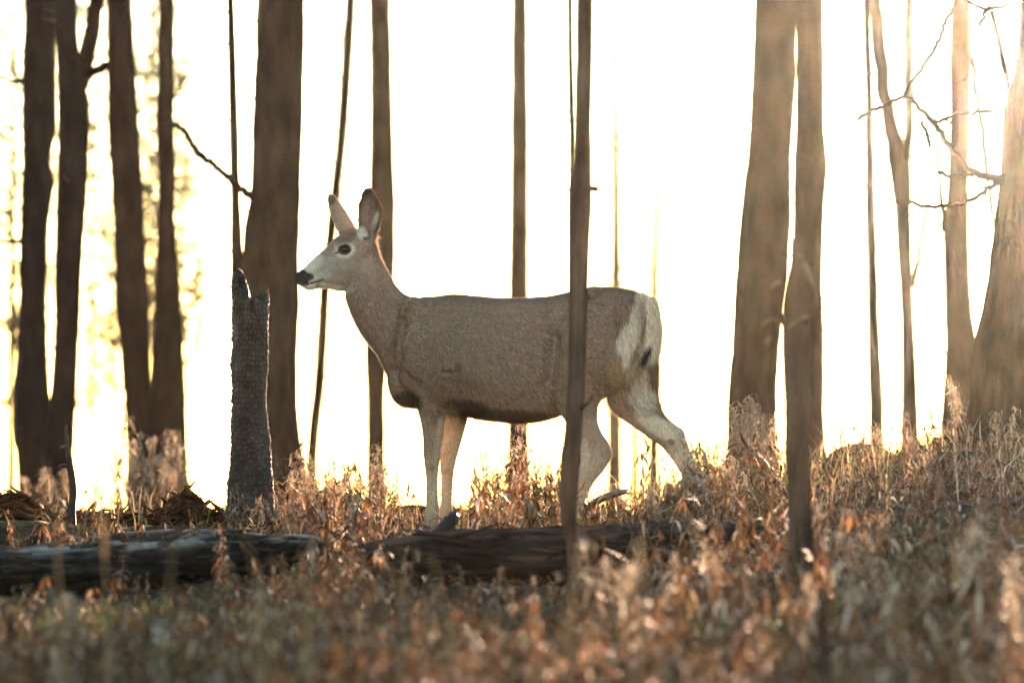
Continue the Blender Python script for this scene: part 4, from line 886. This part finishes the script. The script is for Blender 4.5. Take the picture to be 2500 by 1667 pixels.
# how high the plants reach in the picture, before the logs / behind them
FRONT = ([0, 300, 600, 680, 760, 900, 960, 1050, 1380, 1440, 1560, 1800, 2000, 2250, 2500], [1460, 1460, 1450, 1300, 1230, 1240, 1370, 1420, 1420, 1350, 1250, 1235, 1220, 1200, 1170])
BACK = ([0, 180, 300, 480, 520, 660, 690, 760, 860, 940, 980, 1120, 1180, 1300, 1380, 1480, 1600, 1700, 1800, 1900, 2000, 2100, 2250, 2500], [1270, 1270, 1250, 1270, 1290, 1280, 1150, 1130, 1110, 1160, 1260, 1240, 1120, 1090, 1150, 1215, 1190, 1120, 1040, 1080, 1150, 1130, 1090, 1060])
def scatter(num, yr, xr, variants, hr, clump, limit=True, hue=None):
    out = Acc(); k = 0; tries = 0
    while k < num and tries < num * 6:
        tries += 1
        y = rng.uniform(*yr); x = rng.uniform(*xr) * (y / 24 if True else 1); px = 1250 + F * x / y
        if clump and noise3(np.array([[x, y, 3.]]), 1.7)[0] < rng.uniform(-.9, .35): continue
        z = float(terrain(np.array(x), np.array(y)))
        h = rng.uniform(*hr)
        if limit:
            lim = np.interp(px, *(FRONT if y < 20.6 else BACK)) + rng.normal() * 50
            mx = zat(lim, y) - z
            # keep the logs and the doe's feet readable
            if 19.4 < y < 20.8 and (px < 680 or 950 < px < 1500): continue
            if 20.6 <= y < 22.7 and (950 < px < 1140): mx = min(mx, .05)
            if y >= 22 and y < 24.6 and px < 680: mx = min(mx, .06)
            if 22.5 < y < 24.4 and 1020 < px < 1750: mx = min(mx, zat(1235 if px < 1640 else 1160, y) - z)
            if mx < .05: continue
            h = min(h, mx * rng.uniform(.55, 1.0))
        V, T, Q, C = variants[rng.integers(len(variants))]
        a = rng.uniform(0, 2 * math.pi); ca, sa = math.cos(a), math.sin(a); tl = rng.normal(size=2) * .22
        wd = max(h, .20) * rng.uniform(.75, 1.2)
        P = np.stack([(V[:, 0] * ca - V[:, 1] * sa) * wd, (V[:, 0] * sa + V[:, 1] * ca) * wd, V[:, 2] * h], -1)
        P[:, 0] += tl[0] * P[:, 2]; P[:, 1] += tl[1] * P[:, 2]
        cf = rng.uniform(.42, 1.35) * np.array((1, rng.uniform(.92, 1.06), rng.uniform(.85, 1.1)))
        out.add(P + np.array((x, y, z - .01)), T, Q, C * cf); k += 1
    return out
A = scatter(2900, (12.0, 20.6), (-2.9, 2.9), VAR, (.10, .36), True)
tag(obj('dry_undergrowth', A.mesh('dry_undergrowth_near', M_leaf)), 'withered brown plants covering the near slope before the logs', 'plants', kind='stuff')
A = scatter(2600, (20.6, 28.0), (-2.9, 2.9), VAR, (.10, .42), True)
tag(obj('dry_undergrowth', A.mesh('dry_undergrowth_back', M_leaf)), 'withered brown plants on the crest around and behind the doe', 'plants', kind='stuff')
A = scatter(480, (13, 18.5), (-2.6, 2.0), GREENV, (.08, .2), True)
tag(obj('green_undergrowth', A.mesh('green_undergrowth', M_leaf)), 'low grey-green leafy plants mixed into the near brown slope', 'plants', kind='stuff')
A = Acc()
for k in range(900):
    y = rng.uniform(14, 28); sgn = rng.choice((-1, 1)); x = sgn * rng.uniform(2.85, 5.6) * y / 24; z = float(terrain(np.array(x), np.array(y))); h = rng.uniform(.12, .4)
    V, T, Q, C = VAR[rng.integers(len(VAR))]; a = rng.uniform(0, 6.28); ca, sa = math.cos(a), math.sin(a)
    A.add(np.stack([(V[:, 0] * ca - V[:, 1] * sa) * h + x, (V[:, 0] * sa + V[:, 1] * ca) * h + y, V[:, 2] * h + z - .01], -1), T, Q, C * rng.uniform(.65, 1.2))
tag(obj('dry_undergrowth', A.mesh('dry_undergrowth_flanks', M_leaf)), 'withered brown plants carrying on along the slope to both sides', 'plants', kind='stuff')
# leaf litter: small dead leaves lying everywhere
LA = Acc()
n = 22000; y = rng.uniform(12, 28.5, n); x = rng.uniform(-5, 5, n) * y / 24; z = terrain(x, y) + rng.uniform(.0, .03, n)
a = rng.uniform(0, 2 * math.pi, n); L = rng.uniform(.012, .035, n); w = L * rng.uniform(.2, .45, n); tz = rng.normal(size=(n, 2)) * .5
ux = np.stack([np.cos(a), np.sin(a), tz[:, 0]], 1); vx = np.stack([-np.sin(a), np.cos(a), tz[:, 1]], 1); c = np.stack([x, y, z], 1)
V = np.stack([c - ux * L[:, None], c + vx * w[:, None] + np.array((0, 0, .004)), c + ux * L[:, None], c - vx * w[:, None] + np.array((0, 0, .004))], 1).reshape(-1, 3)
cc = np.repeat(BR[rng.integers(0, len(BR), n)] * rng.uniform(.5, 1.2, (n, 1)), 4, 0)
i = np.arange(n)[:, None] * 4; tag(obj('leaf_litter', mesh_np('leaf_litter', V, [i + np.array([[0, 1, 2]]), i + np.array([[0, 2, 3]])], cc, False, M_leaf)), 'fallen dead leaves strewn over the forest floor', 'leaves', kind='stuff')
# grass blades, green tufts low on the slope and dry ones on the crest
def blades(n, cx, cy, hr, col, spread, wr=(.0018, .004)):
    n = len(cx); a = rng.uniform(0, 2 * math.pi, n); h = rng.uniform(*hr, n); w = rng.uniform(*wr, n); b = rng.uniform(.1, 1.1, n) * h
    z = terrain(cx, cy) - .01; o = np.stack([cx, cy, z], 1); s = np.stack([-np.sin(a), np.cos(a), 0 * a], 1); f = np.stack([np.cos(a), np.sin(a), 0 * a], 1); up = np.array((0, 0, 1.))
    m = o + up * (h * .6)[:, None] + f * (b * .3)[:, None]; t = o + up * (h * .95)[:, None] + f * b[:, None]
    V = np.stack([o - s * w[:, None], o + s * w[:, None], m - s * w[:, None] * .8, m + s * w[:, None] * .8, t], 1).reshape(-1, 3)
    i = np.arange(n)[:, None] * 5; C = np.repeat(np.array(col)[rng.integers(0, len(col), n)] * rng.uniform(.6, 1.4, (n, 1)), 5, 0)
    return V, [i + np.array([[2, 3, 4]]), i + np.array([[0, 1, 3, 2]])], C
GC = [(.042, .055, .020), (.033, .045, .018), (.060, .058, .026), (.10, .075, .04)]
n = 16000; cy = rng.uniform(12, 19, n); cx = rng.uniform(-3, 3, n) * cy / 24
keep = noise3(np.stack([cx, cy, 0 * cx + 9], 1), 1.1) + .35 * (cx < -1.0 * cy / 24) + .25 * (cy < 16) > rng.uniform(-.1, .75, n); V, Fc, C = blades(n, cx[keep], cy[keep], (.04, .12), GC, 0)
tag(obj('grass', mesh_np('grass_near', V, Fc, C, False, M_grass)), 'low green and straw grass growing between the brown plants', 'grass', kind='stuff')
n = 5000; cy = rng.uniform(21.5, 28, n); cx = rng.uniform(-3, 3, n) * cy / 24; px = 1250 + F * cx / cy
keep = ((px > 1650) | (rng.random(n) < .35)) & ~((px < 680) & (rng.random(n) < .6)); V, Fc, C = blades(n, cx[keep], cy[keep], (.06, .24), [(.25, .18, .10), (.19, .14, .07), (.12, .10, .042), (.29, .22, .14)], 0)
tag(obj('dry_grass', mesh_np('grass_back', V, Fc, C, False, M_grass)), 'straw-coloured grass on the crest behind the logs', 'grass', kind='stuff')
# single plants that stand out
PROTO = {}
def single(name, label, cat, px, py_top, d, kind, group, seed=None, rot=None):
    x = W(px, 900, d)[0]; z = float(terrain(np.array(x), np.array(d))) - .01; h = zat(py_top, d) - z
    if kind not in PROTO:
        S, Lf, Pd = fireweed(*kind[0], **dict(kind[1]))
        PROTO[kind] = (S.mesh('plant_stem', M_leaf, True), Lf.mesh('plant_leaves', M_leaf) if Lf.n else None, Pd.mesh('plant_pods', M_leaf) if Pd.n else None)
    root = thing(name, label, cat, (x, d, z), group); s = h / kind[0][0]; root.scale = (s, s, s); root.rotation_euler = (rng.normal() * .06, rng.normal() * .06, rng.uniform(0, 6.28) if rot is None else rot)
    for nm, me in zip(('stem', 'leaves', 'seed_pods'), PROTO[kind]):
        if me:
            o = obj(nm, me, root)
            if nm != 'stem': o['kind'] = 'stuff'
    return root
POD = [((.30, 34, 46, 100 + k), (('pale', .25), ('fluff', 2))) for k in range(6)]
POD2 = [((.36, 20, 80, 120 + k), (('pale', .25), ('fluff', 3))) for k in range(4)]
LEAFY = [((.30, 64, 10, 140 + k), (('pale', .15), ('lw', 1.0))) for k in range(6)]
def cluster(label, group, spots, kinds, name='dry_fireweed'):
    for k, (px, py, d) in enumerate(spots): single(name, label, 'plant', px, py, d, kinds[k % len(kinds)], group)
R = lambda n, x, y, d: [(rng.uniform(*x), rng.uniform(*y), rng.uniform(*d)) for _ in range(n)]
cluster('tan withered fireweed with curled seed pods showing under the doe\'s belly', 'fireweed under the belly', [(1262, 1030, 24.9), (1290, 1085, 24.7), (1240, 1075, 25.1), (1205, 1110, 24.8), (1180, 1140, 24.9), (1320, 1100, 24.6), (1345, 1120, 24.9), (1222, 1140, 24.6), (1160, 1170, 25.2), (1275, 1130, 24.5), (1310, 1150, 24.5), (1190, 1180, 24.5), (1250, 1165, 24.4)] + R(14, (1150, 1360), (1080, 1200), (24.5, 25.6)), POD + POD2 + LEAFY[:2])
cluster('pale fireweed thick with curled pods against the close pair of trunks', 'fireweed before the close pair', [(1858, 968, 24.4), (1840, 1010, 24.6), (1805, 1020, 24.3), (1880, 1050, 24.2), (1862, 1040, 24.5), (1900, 1060, 24.3), (1770, 1060, 24.8), (1820, 1080, 24.1), (1790, 1110, 24.0), (1745, 1090, 24.6), (1885, 1110, 23.9)] + R(12, (1770, 1905), (985, 1110), (23.6, 25.0)) + [(1720, 1040, 25.4), (1700, 1080, 25.6)], POD2 + POD[:2])
cluster('dry fireweed hiding the doe\'s trailing hind hoof', 'fireweed by the hind hoof', R(22, (1640, 1790), (1075, 1180), (21.2, 22.9)) + R(6, (1560, 1640), (1170, 1230), (21.5, 22.6)) + R(11, (1655, 1740), (1095, 1160), (21.9, 22.9)), POD + LEAFY)
cluster('blurred brown fireweed clump between the charred stump and the doe', 'fireweed beside the stump', R(26, (690, 900), (1110, 1230), (21.2, 25.2)) + R(17, (690, 960), (1075, 1180), (24.0, 26.2)) + [(755, 1105, 25.5), (920, 1130, 24.8), (870, 1090, 26.2), (850, 1130, 26), (700, 1150, 24.2), (968, 1160, 24.9)], LEAFY + POD + POD2)
cluster('bent leafy dry plant sprouting at the foot of the charred stump', 'dry plants at the stump', [(590, 1180, 22.6), (612, 1200, 22.55), (560, 1195, 22.6), (640, 1215, 22.5), (575, 1215, 22.5)], LEAFY[:3] + POD[:1])
cluster('soft pale shrub of dry fireweed behind the rotten log', 'pale shrubs behind the rotten log', [(320, 1020, 29.5), (335, 1075, 29), (420, 1050, 29.4), (440, 1060, 29.8), (400, 1090, 29), (370, 1120, 28.6), (345, 1130, 28.8), (450, 1110, 29.2), (310, 1130, 29.5), (390, 1150, 28.5), (430, 1140, 28.6)] + [(90, 1140, 29), (120, 1150, 28.7), (150, 1160, 28.8), (70, 1165, 29.3)] + R(11, (300, 465), (1040, 1170), (28.2, 29.8)) + R(5, (55, 185), (1130, 1190), (28.2, 29.5)), POD2 + POD)
cluster('small feathery weed standing on the rotten log\'s skyline', 'weeds on the skyline', [(232, 1160, 27.5), (250, 1190, 27.2), (270, 1200, 27.0), (215, 1210, 26.8), (290, 1215, 26.8), (200, 1190, 27.4)], POD[:3])
cluster('dry weed growing over the pale-topped fallen log', 'weeds over the pale log', [(182, 1245, 20.2), (195, 1275, 20.0), (172, 1290, 20.1), (348, 1410, 19.2), (360, 1395, 19.3), (330, 1400, 19.2), (235, 1300, 20.1), (545, 1300, 19.2), (560, 1330, 19.0), (300, 1350, 19.3), (30, 1430, 18.8), (70, 1440, 18.6), (50, 1460, 18.4)], LEAFY + POD[:1])
cluster('sunlit golden fireweed on the rise below the massive furrowed trunk', 'fireweed on the right-hand rise', R(28, (2050, 2490), (985, 1140), (23.0, 25.8)) + R(8, (2300, 2500), (900, 1050), (24.2, 25.0)) + R(8, (2130, 2290), (960, 1090), (25.5, 26.6)), POD + POD2 + LEAFY[:2])
cluster('dry fireweed with leaf tatters in front of the long dark half-buried log', 'fireweed before the half-buried log', R(18, (1990, 2500), (1220, 1320), (18.2, 20.4)), LEAFY + POD[:3])
cluster('tattered brown plant standing before the black log', 'plants before the black log', [(1135, 1385, 17.9), (1215, 1380, 17.8), (1300, 1400, 17.6), (1355, 1390, 18.0), (1010, 1370, 18.4), (990, 1330, 18.9), (960, 1330, 19.2), (1060, 1420, 17.4), (1250, 1425, 17.2)], LEAFY)
cluster('pale fluffy fireweed among the near brown plants', 'fluffy fireweed on the near slope', R(18, (1420, 2480), (1270, 1460), (14.5, 18.5)) + R(14, (60, 950), (1400, 1540), (14.5, 18)), [((.28, 34, 20, 160 + k), (('pale', .35), ('fluff', 7))) for k in range(5)])
cluster('withered stem with hanging leaves seen under the doe\'s raised thigh', 'withered stems behind the hind legs', [(1572, 1050, 24.6), (1585, 1070, 24.6), (1600, 1140, 24.7), (1500, 1180, 24.8), (1412, 1150, 24.9)], [((.3, 40, 0, 180 + k), (('lw', .9),)) for k in range(3)])
# tall out-of-focus grass stalks
def stalk(label, pts, d, w, head=0, col=(.20, .15, .085)):
    P = np.array([W(x, y, d) for x, y in pts]); x, y = P[-1, 0], d; z = float(terrain(np.array(x), np.array(y)))
    P[-1, 2] = min(P[-1, 2], z); P = resample(P, 16); o = np.array((P[-1, 0], d, z)); t = np.linspace(0, 1, 16)
    root = thing('grass_stalk', label, 'grass', o, 'blurred straw stalks'); A = Acc()
    A.add(*tube(P - o, w / 2 * d / F * (.06 + .74 * t ** .6), 6), np.array(col)); obj('stem', A.mesh('stalk', M_grass, True), root)
    if head:
        A = Acc()
        for k in range(head):
            f = rng.uniform(0, .16); p = np.array([np.interp(f, t, P[:, q]) for q in range(3)]) - o; a = rng.uniform(0, 6.28)
            leaf_strip(A, p, np.array((math.cos(a) * .35, math.sin(a) * .35, 1.)), np.array((-math.sin(a), math.cos(a), 0)), .035, .005, -.2, .3, np.array(col) * rng.uniform(.7, 1.3), 3)
        obj('seed_head', A.mesh('seed_head', M_grass), root)['kind'] = 'stuff'
SL = 'tall blurred straw grass stalk standing on the near slope'
for pts, d, w, hd in [([(112, 1110), (128, 1250), (145, 1420), (165, 1700)], 13.0, 13, 0), ([(250, 1285), (258, 1400), (264, 1560), (262, 1720)], 13.4, 12, 26), ([(432, 1280), (418, 1380), (405, 1500), (398, 1700)], 12.2, 12, 0),
                      ([(603, 1310), (618, 1400), (634, 1500), (640, 1700)], 12.6, 13, 0), ([(760, 1300), (758, 1450), (752, 1600), (750, 1720)], 13.6, 17, 0), ([(1050, 1332), (1062, 1400), (1082, 1470), (1100, 1690)], 12.6, 14, 0),
                      ([(975, 1310), (976, 1420), (980, 1550), (984, 1700)], 12.8, 10, 0), ([(1428, 1258), (1416, 1340), (1398, 1440), (1390, 1700)], 13.8, 17, 0), ([(2520, 1440), (2470, 1540), (2400, 1680), (2380, 1760)], 12.8, 11, 0),
                      ([(292, 1462), (240, 1500), (200, 1560), (180, 1620)], 16.2, 7, 0), ([(590, 1480), (605, 1540), (625, 1600), (640, 1700)], 12.4, 12, 0), ([(1560, 1330), (1566, 1450), (1560, 1580), (1555, 1700)], 12.6, 9, 18), ([(2330, 1350), (2340, 1470), (2336, 1600), (2330, 1720)], 12.8, 9, 22)]:
    stalk(SL, pts, d, w, hd)
# ------------------------------------------------------------------ haze: volume added so the low sun gives a lens-flare-like veil
hz = bpy.data.materials.new('haze'); hz.use_nodes = True; nt = hz.node_tree; nt.nodes.clear()
vo = nt.nodes.new('ShaderNodeVolumePrincipled'); ou = nt.nodes.new('ShaderNodeOutputMaterial'); nt.links.new(vo.outputs[0], ou.inputs['Volume'])
vo.inputs['Color'].default_value = (.96, .93, .90, 1); vo.inputs['Density'].default_value = HAZE_DENSITY; vo.inputs['Anisotropy'].default_value = HAZE_G
x0, x1, y0, y1, z0, z1 = -45, 45, -6, 105, -8.5, 11.0
V = np.array([(x, y, z) for x in (x0, x1) for y in (y0, y1) for z in (z0, z1)])
Q = np.array([(0, 1, 3, 2), (4, 6, 7, 5), (0, 4, 5, 1), (2, 3, 7, 6), (0, 2, 6, 4), (1, 5, 7, 3)])
me = mesh_np('haze', V, [Q]); me.materials.append(hz)
tag(obj('haze', me), 'thin added haze standing in for the lens-flare glow', 'haze', kind='stuff')
